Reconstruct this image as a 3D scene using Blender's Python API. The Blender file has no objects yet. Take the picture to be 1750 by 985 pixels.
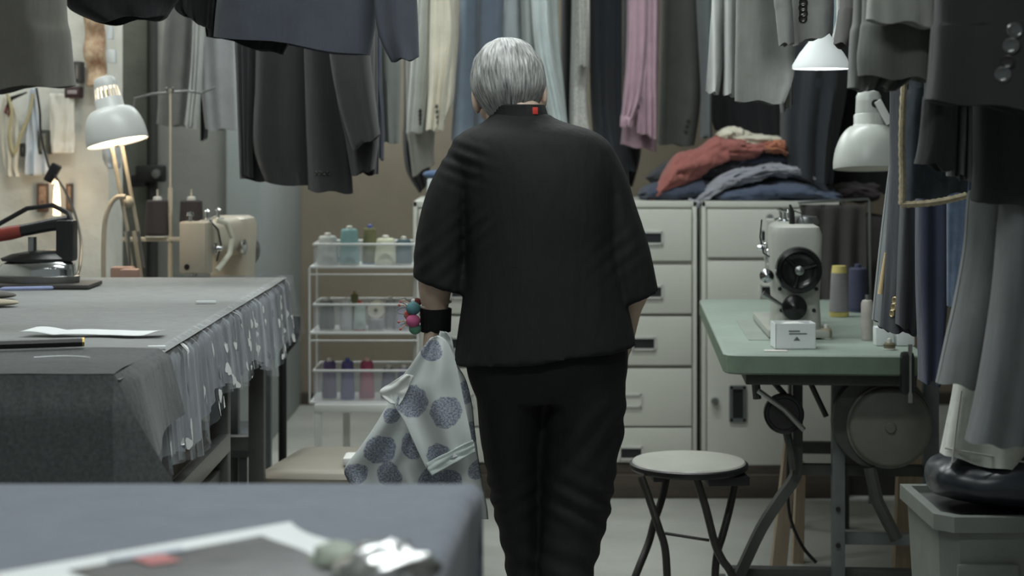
import bpy, bmesh, math, random
from mathutils import Vector, Matrix, noise
from mathutils.bvhtree import BVHTree

scene = bpy.context.scene
COL = scene.collection
random.seed(7)
PI = math.pi

# ------------------------------------------------------------------ camera
F, YH, HC = 2900.0, 240.0, 1.306          # focal length in photo pixels, horizon row, camera height
cam_d = bpy.data.cameras.new('camera')
cam_d.sensor_width = 36.0
cam_d.lens = 36.0 * F / 1750.0
cam_d.shift_y = -(492.5 - YH) / 1750.0
cam_d.clip_start = 0.05
cam_d.dof.use_dof = True
cam_d.dof.focus_distance = 3.7
cam_d.dof.aperture_fstop = 4.2
cam = bpy.data.objects.new('camera', cam_d)
cam.location = (0, 0, HC)
cam.rotation_euler = (PI / 2, 0, 0)
COL.objects.link(cam)
scene.camera = cam

# ------------------------------------------------------------------ world, lights, exposure
w = bpy.data.worlds.new('world')
scene.world = w
w.use_nodes = True
w.node_tree.nodes['Background'].inputs[0].default_value = (0.90, 1.0, 0.99, 1)
w.node_tree.nodes['Background'].inputs[1].default_value = 0.27
scene.view_settings.view_transform = 'Standard'
scene.view_settings.look = 'None'
scene.view_settings.exposure = -0.5
scene.view_settings.gamma = 1.0
scene.view_settings.use_curve_mapping = False
try:
    scene.cycles.use_denoising = True
    scene.cycles.denoiser = 'OPENIMAGEDENOISE'
except Exception:
    pass

TUBES = [  # ceiling fluorescent fittings: x, y, watts; the last is added to brighten the recess
    (-0.25, 1.3, 27), (0.15, 3.1, 32), (-0.75, 4.3, 27), (0.35, 5.3, 33), (-0.6, 7.5, 40), (-1.9, 5.4, 16), (-1.05, 6.72, 22)]
for (lx, ly, pw) in TUBES:
    ld = bpy.data.lights.new('fluorescent_light', 'AREA')
    ld.shape = 'RECTANGLE'; ld.size = 1.2; ld.size_y = 0.16
    ld.energy = pw; ld.color = (0.94, 1.0, 0.985)
    lo = bpy.data.objects.new('fluorescent_light', ld)
    lo.location = (lx, ly, 2.655)
    COL.objects.link(lo)

# ------------------------------------------------------------------ helpers
def P(x, y, d):
    """photo pixel (1750x985) at distance d in front of the camera -> point in the room"""
    return Vector(((x - 875.0) / F * d, d, HC - (y - YH) / F * d))

def lin(c):
    out = []
    for v in c[:3]:
        v = v / 255.0
        out.append(v / 12.92 if v <= 0.04045 else ((v + 0.055) / 1.055) ** 2.4)
    return (out[0], out[1], out[2], 1.0)

MATS = {}
def mat(name, col, rough=0.6, metal=0.0, var=0.12, scale=8.0, bump=0.0, bscale=60.0, col2=None,
        alpha=1.0, sheen=0.0, emit=None, estr=0.0, spec=0.5, trans=0.0, stretch=None):
    if name in MATS:
        return MATS[name]
    m = bpy.data.materials.new(name); m.use_nodes = True
    nt = m.node_tree; N = nt.nodes; L = nt.links
    b = N['Principled BSDF']
    c = lin(col)
    b.inputs['Roughness'].default_value = rough
    b.inputs['Metallic'].default_value = metal
    b.inputs['Specular IOR Level'].default_value = spec
    if sheen:
        b.inputs['Sheen Weight'].default_value = sheen
        b.inputs['Sheen Roughness'].default_value = 0.6
    if trans:
        b.inputs['Transmission Weight'].default_value = trans
    tc = N.new('ShaderNodeTexCoord')
    mp = N.new('ShaderNodeMapping')
    if stretch:
        mp.inputs['Scale'].default_value = stretch
    L.new(tc.outputs['Object'], mp.inputs['Vector'])
    if var or col2:
        nz = N.new('ShaderNodeTexNoise'); nz.inputs['Scale'].default_value = scale
        nz.inputs['Detail'].default_value = 6; nz.inputs['Roughness'].default_value = 0.65
        L.new(mp.outputs[0], nz.inputs['Vector'])
        rp = N.new('ShaderNodeValToRGB')
        rp.color_ramp.elements[0].position = 0.3; rp.color_ramp.elements[1].position = 0.7
        lo = [v * (1 - var) for v in c[:3]]; hi = [min(1, v * (1 + var)) for v in c[:3]]
        rp.color_ramp.elements[0].color = (*lo, 1) if col2 is None else lin(col2)
        rp.color_ramp.elements[1].color = (*hi, 1)
        L.new(nz.outputs['Fac'], rp.inputs['Fac']); L.new(rp.outputs['Color'], b.inputs['Base Color'])
    else:
        b.inputs['Base Color'].default_value = c
    if bump:
        n2 = N.new('ShaderNodeTexNoise'); n2.inputs['Scale'].default_value = bscale
        n2.inputs['Detail'].default_value = 4
        L.new(mp.outputs[0], n2.inputs['Vector'])
        bp = N.new('ShaderNodeBump'); bp.inputs['Strength'].default_value = bump
        bp.inputs['Distance'].default_value = 0.01
        L.new(n2.outputs['Fac'], bp.inputs['Height']); L.new(bp.outputs[0], b.inputs['Normal'])
    if emit:
        b.inputs['Emission Color'].default_value = lin(emit)
        b.inputs['Emission Strength'].default_value = estr
    if alpha < 1.0:
        b.inputs['Alpha'].default_value = alpha
    MATS[name] = m
    return m

def cloth(name, col, var=0.10, weave=900.0, fold=14.0, rough=0.9, stripe=None, sheen=0.15):
    """woven fabric: slight tone changes, fine weave relief"""
    if name in MATS:
        return MATS[name]
    m = mat(name, col, rough=rough, var=var, scale=fold, sheen=sheen, spec=0.25)
    nt = m.node_tree; N = nt.nodes; L = nt.links
    b = N['Principled BSDF']; tc = [n for n in N if n.type == 'TEX_COORD'][0]
    n2 = N.new('ShaderNodeTexNoise'); n2.inputs['Scale'].default_value = weave; n2.inputs['Detail'].default_value = 2
    L.new(tc.outputs['Object'], n2.inputs['Vector'])
    n3 = N.new('ShaderNodeTexNoise'); n3.inputs['Scale'].default_value = 18; n3.inputs['Detail'].default_value = 3
    mp = N.new('ShaderNodeMapping'); mp.inputs['Scale'].default_value = (1, 1, 0.22)
    L.new(tc.outputs['Object'], mp.inputs['Vector']); L.new(mp.outputs[0], n3.inputs['Vector'])
    ad = N.new('ShaderNodeMath'); ad.operation = 'MULTIPLY_ADD'; ad.inputs[1].default_value = 0.06
    L.new(n2.outputs['Fac'], ad.inputs[0]); L.new(n3.outputs['Fac'], ad.inputs[2])
    bp = N.new('ShaderNodeBump'); bp.inputs['Strength'].default_value = 0.45; bp.inputs['Distance'].default_value = 0.02
    L.new(ad.outputs[0], bp.inputs['Height']); L.new(bp.outputs[0], b.inputs['Normal'])
    if stripe:
        wv = N.new('ShaderNodeTexWave'); wv.inputs['Scale'].default_value = stripe[1]
        wv.bands_direction = 'X'; wv.inputs['Distortion'].default_value = 0.3
        L.new(tc.outputs['Object'], wv.inputs['Vector'])
        rp = [n for n in N if n.type == 'VALTORGB'][0]
        mx = N.new('ShaderNodeMix'); mx.data_type = 'RGBA'
        pw = N.new('ShaderNodeMath'); pw.operation = 'POWER'; pw.inputs[1].default_value = 6
        L.new(wv.outputs['Fac'], pw.inputs[0]); L.new(pw.outputs[0], mx.inputs['Factor'])
        L.new(rp.outputs['Color'], mx.inputs['A']); mx.inputs['B'].default_value = lin(stripe[0])
        L.new(mx.outputs['Result'], b.inputs['Base Color'])
    return m

def tag(o, label=None, cat=None, group=None, kind=None):
    if label: o['label'] = label
    if cat: o['category'] = cat
    if group: o['group'] = group
    if kind: o['kind'] = kind
    return o

def empty(name, loc, label=None, cat=None, group=None, rz=0.0):
    o = bpy.data.objects.new(name, None)
    o.empty_display_size = 0.05
    o.location = loc; o.rotation_euler = (0, 0, rz)
    COL.objects.link(o)
    return tag(o, label, cat, group)

class MB:
    """collects shapes, then links them as one mesh object"""
    def __init__(self):
        self.v = []; self.f = []
    def add(self, vs, fs):
        k = len(self.v)
        self.v += [Vector(p) for p in vs]
        self.f += [tuple(i + k for i in q) for q in fs]
        return self
    def box(self, c, s, rot=None, bev=0.0):
        bm = bmesh.new()
        bmesh.ops.create_cube(bm, size=1.0)
        bmesh.ops.scale(bm, vec=Vector(s), verts=bm.verts)
        if bev:
            bmesh.ops.bevel(bm, geom=bm.edges[:], offset=bev, segments=2, affect='EDGES', profile=0.6)
        if rot is not None:
            bmesh.ops.rotate(bm, cent=(0, 0, 0), matrix=rot, verts=bm.verts)
        bmesh.ops.translate(bm, vec=Vector(c), verts=bm.verts)
        self.take(bm); return self
    def take(self, bm):
        bm.verts.index_update()
        self.add([v.co.copy() for v in bm.verts], [[v.index for v in f.verts] for f in bm.faces])
        bm.free()
    def span(self, a, b, bev=0.0):
        a = Vector(a); b = Vector(b)
        return self.box((a + b) / 2, [abs(b[i] - a[i]) for i in range(3)], bev=bev)
    def loft(self, rings, cap0=True, cap1=True, closed=True):
        n = len(rings[0]); vs = [p for r in rings for p in r]; fs = []
        for i in range(len(rings) - 1):
            for j in range(n if closed else n - 1):
                j2 = (j + 1) % n
                fs.append((i * n + j, i * n + j2, (i + 1) * n + j2, (i + 1) * n + j))
        if cap0: fs.append(tuple(range(n - 1, -1, -1)))
        if cap1: fs.append(tuple((len(rings) - 1) * n + j for j in range(n)))
        return self.add(vs, fs)
    def lathe(self, prof, c=(0, 0, 0), axis='Z', seg=20, rot=None):
        rings = []
        for r, h in prof:
            ring = []
            for j in range(seg):
                a = 2 * PI * j / seg
                p = Vector((r * math.cos(a), r * math.sin(a), h))
                if axis == 'Y': p = Vector((p.x, p.z, -p.y))
                elif axis == 'X': p = Vector((p.z, p.x, p.y))
                if rot is not None: p = rot @ p
                ring.append(p + Vector(c))
            rings.append(ring)
        return self.loft(rings)
    def tube(self, pts, r, seg=8, cap=True):
        pts = [Vector(p) for p in pts]
        rs = r if isinstance(r, (list, tuple)) else [r] * len(pts)
        rings = []; up = Vector((0.31, 0.17, 0.93)).normalized()
        prev = None
        for i, p in enumerate(pts):
            t = (pts[min(i + 1, len(pts) - 1)] - pts[max(i - 1, 0)]).normalized()
            if prev is None:
                a = t.cross(up)
                if a.length < 1e-3: a = t.cross(Vector((1, 0, 0)))
            else:
                a = prev - t * prev.dot(t)
            a.normalize(); prev = a; b = t.cross(a)
            rings.append([p + (a * math.cos(2 * PI * j / seg) + b * math.sin(2 * PI * j / seg)) * rs[i] for j in range(seg)])
        return self.loft(rings, cap, cap)
    def ell(self, c, r, rot=None, seg=20, nr=12):
        rings = []
        for i in range(nr + 1):
            th = PI * i / nr; ring = []
            for j in range(seg):
                a = 2 * PI * j / seg
                p = Vector((r[0] * math.sin(th) * math.cos(a), r[1] * math.sin(th) * math.sin(a), r[2] * math.cos(th)))
                if i in (0, nr): p = Vector((0, 0, r[2] * (1 if i == 0 else -1))) + Vector((math.cos(a), math.sin(a), 0)) * 1e-5
                if rot is not None: p = rot @ p
                ring.append(p + Vector(c))
            rings.append(ring)
        return self.loft(rings)
    def grid(self, fn, nu, nv):
        vs = [fn(i / nu, j / nv) for j in range(nv + 1) for i in range(nu + 1)]
        fs = [(j * (nu + 1) + i, j * (nu + 1) + i + 1, (j + 1) * (nu + 1) + i + 1, (j + 1) * (nu + 1) + i)
              for j in range(nv) for i in range(nu)]
        return self.add(vs, fs)
    def bvh(self):
        return BVHTree.FromPolygons(self.v, self.f)
    def hit(self, x, y):
        o = Vector((0, 0, HC)); d = (P(x, y, 1.0) - o).normalized()
        loc, nrm, idx, dist = self.bvh().ray_cast(o, d)
        return (loc, nrm) if loc is not None else (None, None)
    def build(self, name, m, parent=None, local=False, smooth=True, angle=40, solid=0.0, sub=0, kind=None):
        me = bpy.data.meshes.new(name)
        off = Vector((0, 0, 0))
        if parent is not None and not local:
            q = parent
            while q is not None:
                off += Vector(q.location); q = q.parent
        me.from_pydata([p - off for p in self.v], [], self.f)
        bm = bmesh.new(); bm.from_mesh(me)
        bmesh.ops.recalc_face_normals(bm, faces=bm.faces)
        bm.to_mesh(me); bm.free()
        me.materials.append(m)
        if smooth:
            me.polygons.foreach_set('use_smooth', [True] * len(me.polygons))
            try: me.set_sharp_from_angle(angle=math.radians(angle))
            except Exception: pass
        o = bpy.data.objects.new(name, me)
        COL.objects.link(o)
        if parent is not None: o.parent = parent
        if solid:
            s = o.modifiers.new('thickness', 'SOLIDIFY'); s.thickness = solid; s.offset = 0
        if sub:
            s = o.modifiers.new('smooth', 'SUBSURF'); s.levels = sub; s.render_levels = sub
        if kind: o['kind'] = kind
        return o

def remesh(mb, voxel, smooth_it, name, m, parent, disp=None, keep=None):
    """fuse overlapping closed shapes into one continuous skin, relax it, then shape folds"""
    me = bpy.data.meshes.new('tmp'); me.from_pydata(mb.v, [], mb.f)
    bm = bmesh.new(); bm.from_mesh(me); bmesh.ops.recalc_face_normals(bm, faces=bm.faces); bm.to_mesh(me); bm.free()
    o = bpy.data.objects.new('tmp', me); COL.objects.link(o)
    r = o.modifiers.new('r', 'REMESH'); r.mode = 'VOXEL'; r.voxel_size = voxel
    if smooth_it:
        s = o.modifiers.new('s', 'SMOOTH'); s.factor = 0.5; s.iterations = smooth_it
    dg = bpy.context.evaluated_depsgraph_get(); dg.update()
    me2 = bpy.data.meshes.new_from_object(o.evaluated_get(dg))
    bpy.data.objects.remove(o); bpy.data.meshes.remove(me)
    if disp:
        nn = [v.normal.copy() for v in me2.vertices]
        for v, n in zip(me2.vertices, nn):
            v.co += n * disp(v.co, n)
    off = Vector(parent.location) if parent is not None else Vector((0, 0, 0))
    for v in me2.vertices: v.co -= off
    me2.materials.clear(); me2.materials.append(m)
    me2.polygons.foreach_set('use_smooth', [True] * len(me2.polygons))
    me2.name = name
    ob = bpy.data.objects.new(name, me2); COL.objects.link(ob); ob.parent = parent
    return ob

def lerp(a, b, t): return a + (b - a) * t
def sstep(t):
    t = max(0.0, min(1.0, t)); return t * t * (3 - 2 * t)
def spl(pts, n):
    """Catmull-Rom through tuples"""
    out = []
    m = len(pts)
    for i in range(m - 1):
        p0 = pts[max(i - 1, 0)]; p1 = pts[i]; p2 = pts[i + 1]; p3 = pts[min(i + 2, m - 1)]
        for k in range(n):
            t = k / n
            out.append(tuple(0.5 * ((2 * b) + (-a + c) * t + (2 * a - 5 * b + 4 * c - d) * t * t + (-a + 3 * b - 3 * c + d) * t ** 3)
                             for a, b, c, d in zip(p0, p1, p2, p3)))
    out.append(tuple(pts[-1]))
    return out

# ------------------------------------------------------------------ common materials
M_white = mat('white_paint_metal', (222, 224, 220), 0.45, var=0.04)
M_chrome = mat('chrome', (205, 208, 210), 0.16, 1.0, var=0.03)
M_steel = mat('brushed_steel', (150, 152, 152), 0.38, 1.0, var=0.1)
M_black = mat('black_paint', (22, 22, 23), 0.4, var=0.2)
M_blackp = mat('black_plastic', (26, 26, 27), 0.35, var=0.1)
M_ironleg = mat('grey_enamel_iron', (92, 97, 98), 0.5, var=0.15, scale=20)
M_cab = mat('putty_enamel', (198, 199, 190), 0.42, var=0.035, scale=3)
M_cabdark = mat('cabinet_gap', (30, 30, 30), 0.8)
M_label = mat('label_dark', (28, 30, 32), 0.5)
M_frame = mat('label_frame', (205, 205, 200), 0.35, 0.3)
M_wood = mat('raw_pine', (158, 142, 122), 0.75, var=0.2, scale=4, stretch=(12, 12, 1))
M_darkwood = mat('dark_wood', (72, 64, 56), 0.8, var=0.25, scale=5, stretch=(1, 8, 8))

# ================================================================== THE SETTING
M_floor = mat('worn_concrete', (156, 157, 151), 0.55, var=0.16, scale=2.2, bump=0.1, bscale=40)
M_wallwhite = mat('whitewashed_wall', (214, 212, 202), 0.85, var=0.09, scale=5, bump=0.5, bscale=18)
M_walldark = mat('bare_grey_render', (118, 120, 110), 0.9, var=0.22, scale=4, bump=0.4, bscale=20)
M_pier = mat('grey_pier_paint', (142, 143, 137), 0.85, var=0.1, scale=3, bump=0.3, bscale=15)
M_pier2 = mat('pale_pier_paint', (164, 170, 170), 0.8, var=0.06, scale=3)
M_ply = mat('brown_plywood', (126, 117, 102), 0.8, var=0.12, scale=2.5, bump=0.1, bscale=30)
M_plydk = mat('brown_timber', (112, 94, 74), 0.8, var=0.2, scale=4, stretch=(8, 8, 1))
M_ceil = mat('ceiling_paint', (196, 196, 190), 0.9, var=0.05)
M_wallr = mat('dim_wall_paint', (120, 120, 115), 0.9, var=0.1)

def struct(name, mb, m, **k):
    o = mb.build(name, m, **k); o['kind'] = 'structure'; return o

struct('floor', MB().span((-3.1, -0.6, -0.1), (2.3, 8.6, 0.0)), M_floor, smooth=False)
struct('ceiling', MB().span((-3.1, 0.0, 2.75), (2.3, 8.6, 2.85)), M_ceil, smooth=False)
struct('wall_back', MB().span((-1.7, 8.4, 0), (2.3, 8.5, 2.75)), M_ply, smooth=False)
struct('wall_right', MB().span((2.2, 0.2, 0), (2.3, 8.4, 2.75)), M_wallr, smooth=False)
struct('wall_left', MB().span((-3.1, 0.2, 0), (-3.0, 8.6, 2.75)), M_wallwhite, smooth=False)
# whitewashed masonry pier on the far left, uneven face
def pier_face(u, v):
    x = lerp(-3.0, P(182, 0, 6.2).x, u); z = lerp(0, 2.75, v)
    y = 6.2 + 0.02 * noise.noise(Vector((x * 2.2, z * 2.2, 1.0))) + 0.008 * noise.noise(Vector((x * 9, z * 9, 4.0)))
    if u > 0.985: x += 0.02 * noise.noise(Vector((z * 4, 2, 0)))
    return Vector((x, y, z))
m_ = MB().grid(pier_face, 60, 80)
m_.span((-3.0, 6.23, 0), (P(182, 0, 6.2).x - 0.01, 6.5, 2.75))
struct('wall_whitewashed_pier', m_, M_wallwhite, angle=80)
struct('wall_dark_recess', MB().span((-3.0, 7.14, 0), (P(268, 0, 7.14).x, 7.3, 2.75)), M_walldark, smooth=False)
struct('wall_grey_pier', MB().span((P(262, 0, 7.1).x, 7.1, 0), (P(388, 0, 7.1).x, 8.4, 2.75), bev=0.01), M_pier)
struct('trim_1', MB().span((P(386, 0, 7.05).x, 7.05, 0), (P(446, 0, 7.05).x, 8.4, 2.75), bev=0.008), M_pier2)
struct('trim_2', MB().span((P(448, 0, 8.3).x, 8.3, 0), (P(470, 0, 8.3).x, 8.4, 2.75), bev=0.004), M_plydk)
struct('trim_3', MB().span((P(470, 0, 8.28).x, 8.28, 0), (P(477, 0, 8.28).x, 8.4, 2.75), bev=0.004), M_pier2)
struct('baseboard_back', MB().span((P(478, 0, 8.37).x, 8.37, 0), (2.2, 8.4, 0.06), bev=0.004), M_darkwood)

# ceiling fluorescent fittings (the light sources of the room, plus one added for the recess)
M_tube = mat('lit_tube', (240, 246, 250), 0.4, var=0, emit=(236, 246, 255), estr=4.0)
for i, (lx, ly, pw) in enumerate(TUBES):
    pos = ['nearest the camera', 'above the person', 'above the cutting table', 'above the stool', 'by the plywood wall', 'by the whitewashed pier', 'added by the grey pier to brighten the recess'][i]
    r = empty('fluorescent_fitting', (lx, ly, 2.66), 'white twin tube fluorescent ceiling fitting ' + pos, 'ceiling light', 'ceiling fittings')
    MB().box((0, 0, 0.065), (1.26, 0.2, 0.05), bev=0.008).build('housing', M_white, r, local=True)
    for s in (-1, 1):
        MB().lathe([(0.013, -0.6), (0.013, 0.6)], (0, s * 0.05, 0.022), 'X', 10).build('tube', M_tube, r, local=True)

# conduit pipe with a valve in the dark recess
r = empty('wall_pipe', (P(262, 0, 7.09).x, 7.09, 0), 'dark vertical pipe with a valve in the grey recess', 'pipe')
MB().tube([(P(262, 0, 7.09).x, 7.07, 0), (P(262, 0, 7.09).x, 7.07, 2.75)], 0.022, 10).build('pipe', mat('pipe_dark', (52, 52, 50), 0.6), r)
vp = P(258, 297, 7.03)
vb = MB().box(vp, (0.12, 0.06, 0.07), bev=0.01)
vb.box(vp + Vector((-0.05, 0, -0.03)), (0.06, 0.05, 0.05), bev=0.008)
vv = vb.build('valve_body', mat('valve_dark', (44, 44, 44), 0.5, 0.3), r)
MB().lathe([(0.0, 0), (0.018, 0.002), (0.02, 0.02), (0.0, 0.024)], vp + Vector((0.03, -0.05, 0)), 'Y', 12).build('valve_knob', M_steel, vv)

# ================================================================== FILING CABINETS
CZ0, CZ1, CY = 0.122, 1.083, 6.21
def cabinet(x0, x1, label, drawers, group='putty filing cabinets'):
    """drawers: list of (z_top, z_bottom, kind)"""
    cx = (x0 + x1) / 2
    r = empty('filing_cabinet', (cx, CY, CZ0), label, 'cabinet', group)
    W = x1 - x0
    b = MB()
    b.span((x0, CY + 0.012, CZ0), (x1, CY + 0.56, CZ1), bev=0.004)
    b.span((x0, CY, CZ1 - 0.022), (x1, CY + 0.02, CZ1), bev=0.003)
    b.span((x0, CY, CZ0), (x0 + 0.016, CY + 0.02, CZ1), bev=0.003)
    b.span((x1 - 0.016, CY, CZ0), (x1, CY + 0.02, CZ1), bev=0.003)
    b.build('body', M_cab, r)
    for (zt, zb, kind, lx) in drawers:
        dw = MB().span((x0 + 0.02, CY - 0.012, zb), (x1 - 0.02, CY + 0.012, zt), bev=0.005)
        do = dw.build('drawer' if kind != 'door' else 'door', M_cab, r)
        zc = zt - (zt - zb) * 0.55
        if kind in ('drawer', 'frame', 'low'):
            if kind == 'low': zc = zb + 0.035
            fx = lx
            fw, fh = 0.082, 0.042
            fr = MB()
            for s in (-1, 1):
                fr.box((fx, CY - 0.016, zc + s * fh * 0.5), (fw, 0.008, 0.007))
                fr.box((fx + s * fw * 0.5, CY - 0.016, zc), (0.007, 0.008, fh + 0.007))
            fr.build('label_holder', M_frame, do, smooth=False)
            MB().box((fx, CY - 0.013, zc), (fw - 0.006, 0.004, fh - 0.006)).build('label_card', M_label if kind != 'frame' else M_cab, do, smooth=False)
        if kind == 'door':
            fx = lx
            fr = MB()
            for s in (-1, 1):
                fr.box((fx, CY - 0.016, zc + s * 0.06), (0.055, 0.008, 0.012))
                fr.box((fx + s * 0.025, CY - 0.016, zc), (0.012, 0.008, 0.13))
            fr.build('pull_frame', M_ironleg, do, smooth=False)
            MB().box((fx, CY - 0.013, zc), (0.042, 0.004, 0.115)).build('pull_recess', M_label, do, smooth=False)
            MB().lathe([(0.0, 0), (0.012, 0.0), (0.016, 0.01), (0.012, 0.022), (0.0, 0.026)], (fx - 0.085, CY - 0.035, zc + 0.012), 'Y', 14).build('lock_knob', M_chrome, do)
    return r

def zpx(y): return P(0, y, CY).z
def xpx(x): return P(x, 0, CY).x
rowsA = [(zpx(358), zpx(446), 'drawer', xpx(1112)), (zpx(453), zpx(536), 'drawer', xpx(1112)), (zpx(541), zpx(624), 'drawer', xpx(1100)),
         (zpx(630), zpx(728), 'frame', xpx(1076)), (zpx(731), zpx(790), 'low', xpx(1078))]
cabinet(xpx(953), xpx(1191), 'putty metal filing cabinet of five drawers behind the person', rowsA)
rowsC = [(a, b, k, xpx(790)) for (a, b, k, _) in rowsA]
cabinet(xpx(706), xpx(948), 'putty metal filing cabinet beside the spool rack', rowsC)
rowsB = [(zpx(358), zpx(440), 'drawer', xpx(1318)), (zpx(446), zpx(540), 'drawer', xpx(1318)), (zpx(560), zpx(795), 'door', xpx(1260))]
cb = cabinet(xpx(1199), xpx(1440), 'putty metal cabinet with a lower door behind the green table', rowsB)
MB().lathe([(0.0, 0), (0.012, 0.0), (0.015, 0.012), (0.0, 0.022)], P(1316, 372, CY - 0.03), 'Y', 14).build('lock', M_chrome, cb)
# plinth the cabinets stand on
pl = MB().span((xpx(700), CY - 0.03, 0), (xpx(1445), CY + 0.56, CZ0 - 0.035), bev=0.006)
pl.span((xpx(700), CY - 0.01, CZ0 - 0.033), (xpx(1445), CY + 0.56, CZ0))
tag(pl.build('timber_plinth', M_darkwood), 'rough brown timber plinth under the filing cabinets', 'plinth')

# small white box on top of the left cabinet
r = tag(MB().span(P(730, 338, 6.3), P(760, 300, 6.45), bev=0.004).build('cardboard_box', mat('white_card', (205, 212, 212), 0.7)),
        'small white box on the cabinet behind the left shoulder', 'box')
r.location.z += CZ1 - P(730, 338, 6.3).z
bb = tag(MB().ell((0, 0, 0.016), (0.05, 0.06, 0.016)).build('folded_denim', cloth('denim_blue', (70, 92, 125))), 'small folded blue cloth on top of the white box', 'cloth')
bb.location = (P(745, 0, 6.38).x, 6.38, CZ1 + P(730, 300, 6.45).z - P(730, 338, 6.3).z)

# dark fabric hung over the right cabinet with a thin metal bar
def curt(u, v):
    x = lerp(P(1366, 0, 6.1).x, P(1480, 0, 6.1).x, u); z = lerp(zpx(348), zpx(520), v)
    return Vector((x + 0.01 * math.sin(v * 9) * (1 if u < 0.1 else 0), 6.1 + 0.018 * math.sin(u * 22 + 1.2 * math.sin(v * 2)) * (0.3 + v), z))
r = empty('hanging_curtain', P(1425, 520, 6.1), 'charcoal pleated curtain hung beside the right cabinet drawers', 'curtain')
MB().grid(curt, 60, 20).build('fabric', cloth('charcoal_drape', (58, 56, 54)), r, solid=0.004)
MB().tube([P(1364, 346, 6.1), P(1484, 340, 6.1), P(1486, 345, 6.1)] + [P(1487, 530, 6.1), (P(1487, 530, 6.1).x, 6.1, 0.0)], 0.006, 8).build('rod', M_steel, r)
tag(MB().span((xpx(1447), CY + 0.02, 0), (xpx(1540), CY + 0.5, 1.02), bev=0.01).build('dark_cupboard', mat('dark_cupboard', (44, 43, 42), 0.7)),
    'dark cupboard behind the charcoal curtain', 'cupboard')

# ================================================================== CUTTING TABLE (left)
TX1, TY0, TY1, TZ = -0.665, 2.88, 5.02, 0.90
M_felt = cloth('grey_felt_cover', (136, 138, 137), 0.07, 500)
r = empty('cutting_table', (-1.4, 3.95, 0), 'large grey felt covered cutting table on steel legs', 'table')
def top(u, v):
    x = lerp(-2.3, TX1, u); y = lerp(TY0, TY1, v)
    return Vector((x, y, TZ + 0.0012 * noise.noise(Vector((x * 6, y * 5, 0)))))
t_ = MB().grid(top, 60, 50)
t_.build('felt_cover', M_felt, r)
MB().span((-2.3, TY0 + 0.01, TZ - 0.035), (TX1 - 0.004, TY1 - 0.01, TZ - 0.003), bev=0.004).build('tabletop', M_darkwood, r)
M_legs = mat('table_steel', (98, 98, 95), 0.5, 0.4, var=0.2)
for (lx, ly) in ((-0.705, 4.10), (-0.73, 4.86), (-0.74, 3.0), (-2.2, 3.0), (-2.2, 4.86)):
    MB().span((lx - 0.022, ly - 0.022, 0), (lx + 0.022, ly + 0.022, TZ - 0.036), bev=0.003).build('leg', M_legs, r)
for zz in (0.60,):
    MB().span((-0.705, 3.0, zz - 0.045), (-0.680, 4.10, zz), bev=0.003).build('side_rail', M_steel, r)
    MB().span((-0.74, 3.0, zz - 0.12), (-0.70, 4.10, zz - 0.085), bev=0.003).build('side_rail', M_legs, r)
    MB().span((-2.2, 3.0, zz - 0.03), (-0.706, 4.10, zz - 0.012)).build('shelf', M_legs, r)
MB().span((-2.2, 4.84, 0.42), (-0.72, 4.88, 0.46), bev=0.003).build('stretcher', M_legs, r)
tag(MB().span((-1.15, 3.35, 0.589), (-0.72, 4.06, 0.612)).build('shelf_board', mat('brown_board', (72, 60, 44), 0.7, var=0.15)),
    'brown board lying on the shelf under the cutting table', 'board')
# folded sheets lying on the lower shelf
for k, (cx, cy, rz) in enumerate(((-0.80, 3.16, 0.35), (-0.86, 3.22, -0.2))):
    o = MB().box((0, 0, 0), (0.30, 0.24, 0.012), bev=0.003).build('metal_tray' if k == 0 else 'paper_stack', [M_steel, M_pier2][k])
    o.location = (cx, cy, 0.595 + 0.013 * k); o.rotation_euler = (0, 0, rz)
    tag(o, ['flat steel tray on the shelf under the cutting table', 'stack of pale paper on the shelf under the cutting table'][k], ['tray', 'paper'][k])

# dark grey blanket over the near end of the cutting table
M_blanket = cloth('dark_grey_blanket', (80, 83, 83), 0.30, 420, fold=140)
XE = -0.672
def blanket():
    mb = MB()
    # top part
    def f_top(u, v):
        x = lerp(-2.35, XE, u); y = lerp(TY0 - 0.012, 3.23 + 0.02 * noise.noise(Vector((x * 2.5, 0, 3))), v)
        return Vector((x, y, TZ + 0.010 + 0.005 * noise.noise(Vector((x * 5, y * 6, 2)))))
    mb.grid(f_top, 70, 16)
    # front drop
    def f_front(u, v):
        x = lerp(-2.35, XE, u); z = TZ + 0.010 - v * 0.86
        fl = 0.035 * v * math.sin(x * 7.0 + 1.0) + 0.02 * v * math.sin(x * 17)
        e = sstep((u - 0.82) / 0.18)
        return Vector((x + 0.03 * v * e, TY0 - 0.012 - 0.02 * sstep(v * 12) - 0.05 * v - fl * (1 - 0.6 * e), z))
    mb.grid(f_front, 80, 40)
    # corner fold that swings out to the right
    def f_corner(u, v):
        a = f_front(1.0, v)
        ln = min(0.15, 0.46 * v * 0.86)
        return Vector((a.x + ln * u, a.y + 0.10 * u * min(1, v * 3) - 0.012 * math.sin(u * PI) * v, a.z))
    mb.grid(f_corner, 12, 40)
    # side drop
    def f_side(u, v):
        drop = lerp(0.16, 0.125, u)
        a = f_front(1.0, v * drop / 0.86)
        y = lerp(a.y, 3.23, u)
        e = 0.012 * math.sin(u * 6.5) * v
        return Vector((lerp(a.x, XE + 0.018 * sstep(v * 8) + 0.03 * v + e, sstep(u * 4)), y, TZ + 0.010 - v * drop))
    mb.grid(f_side, 24, 18)
    return mb
o = blanket().build('dark_blanket', M_blanket, angle=60)
tag(o, 'dark grey wool blanket draped over the near end of the cutting table', 'blanket')

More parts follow.
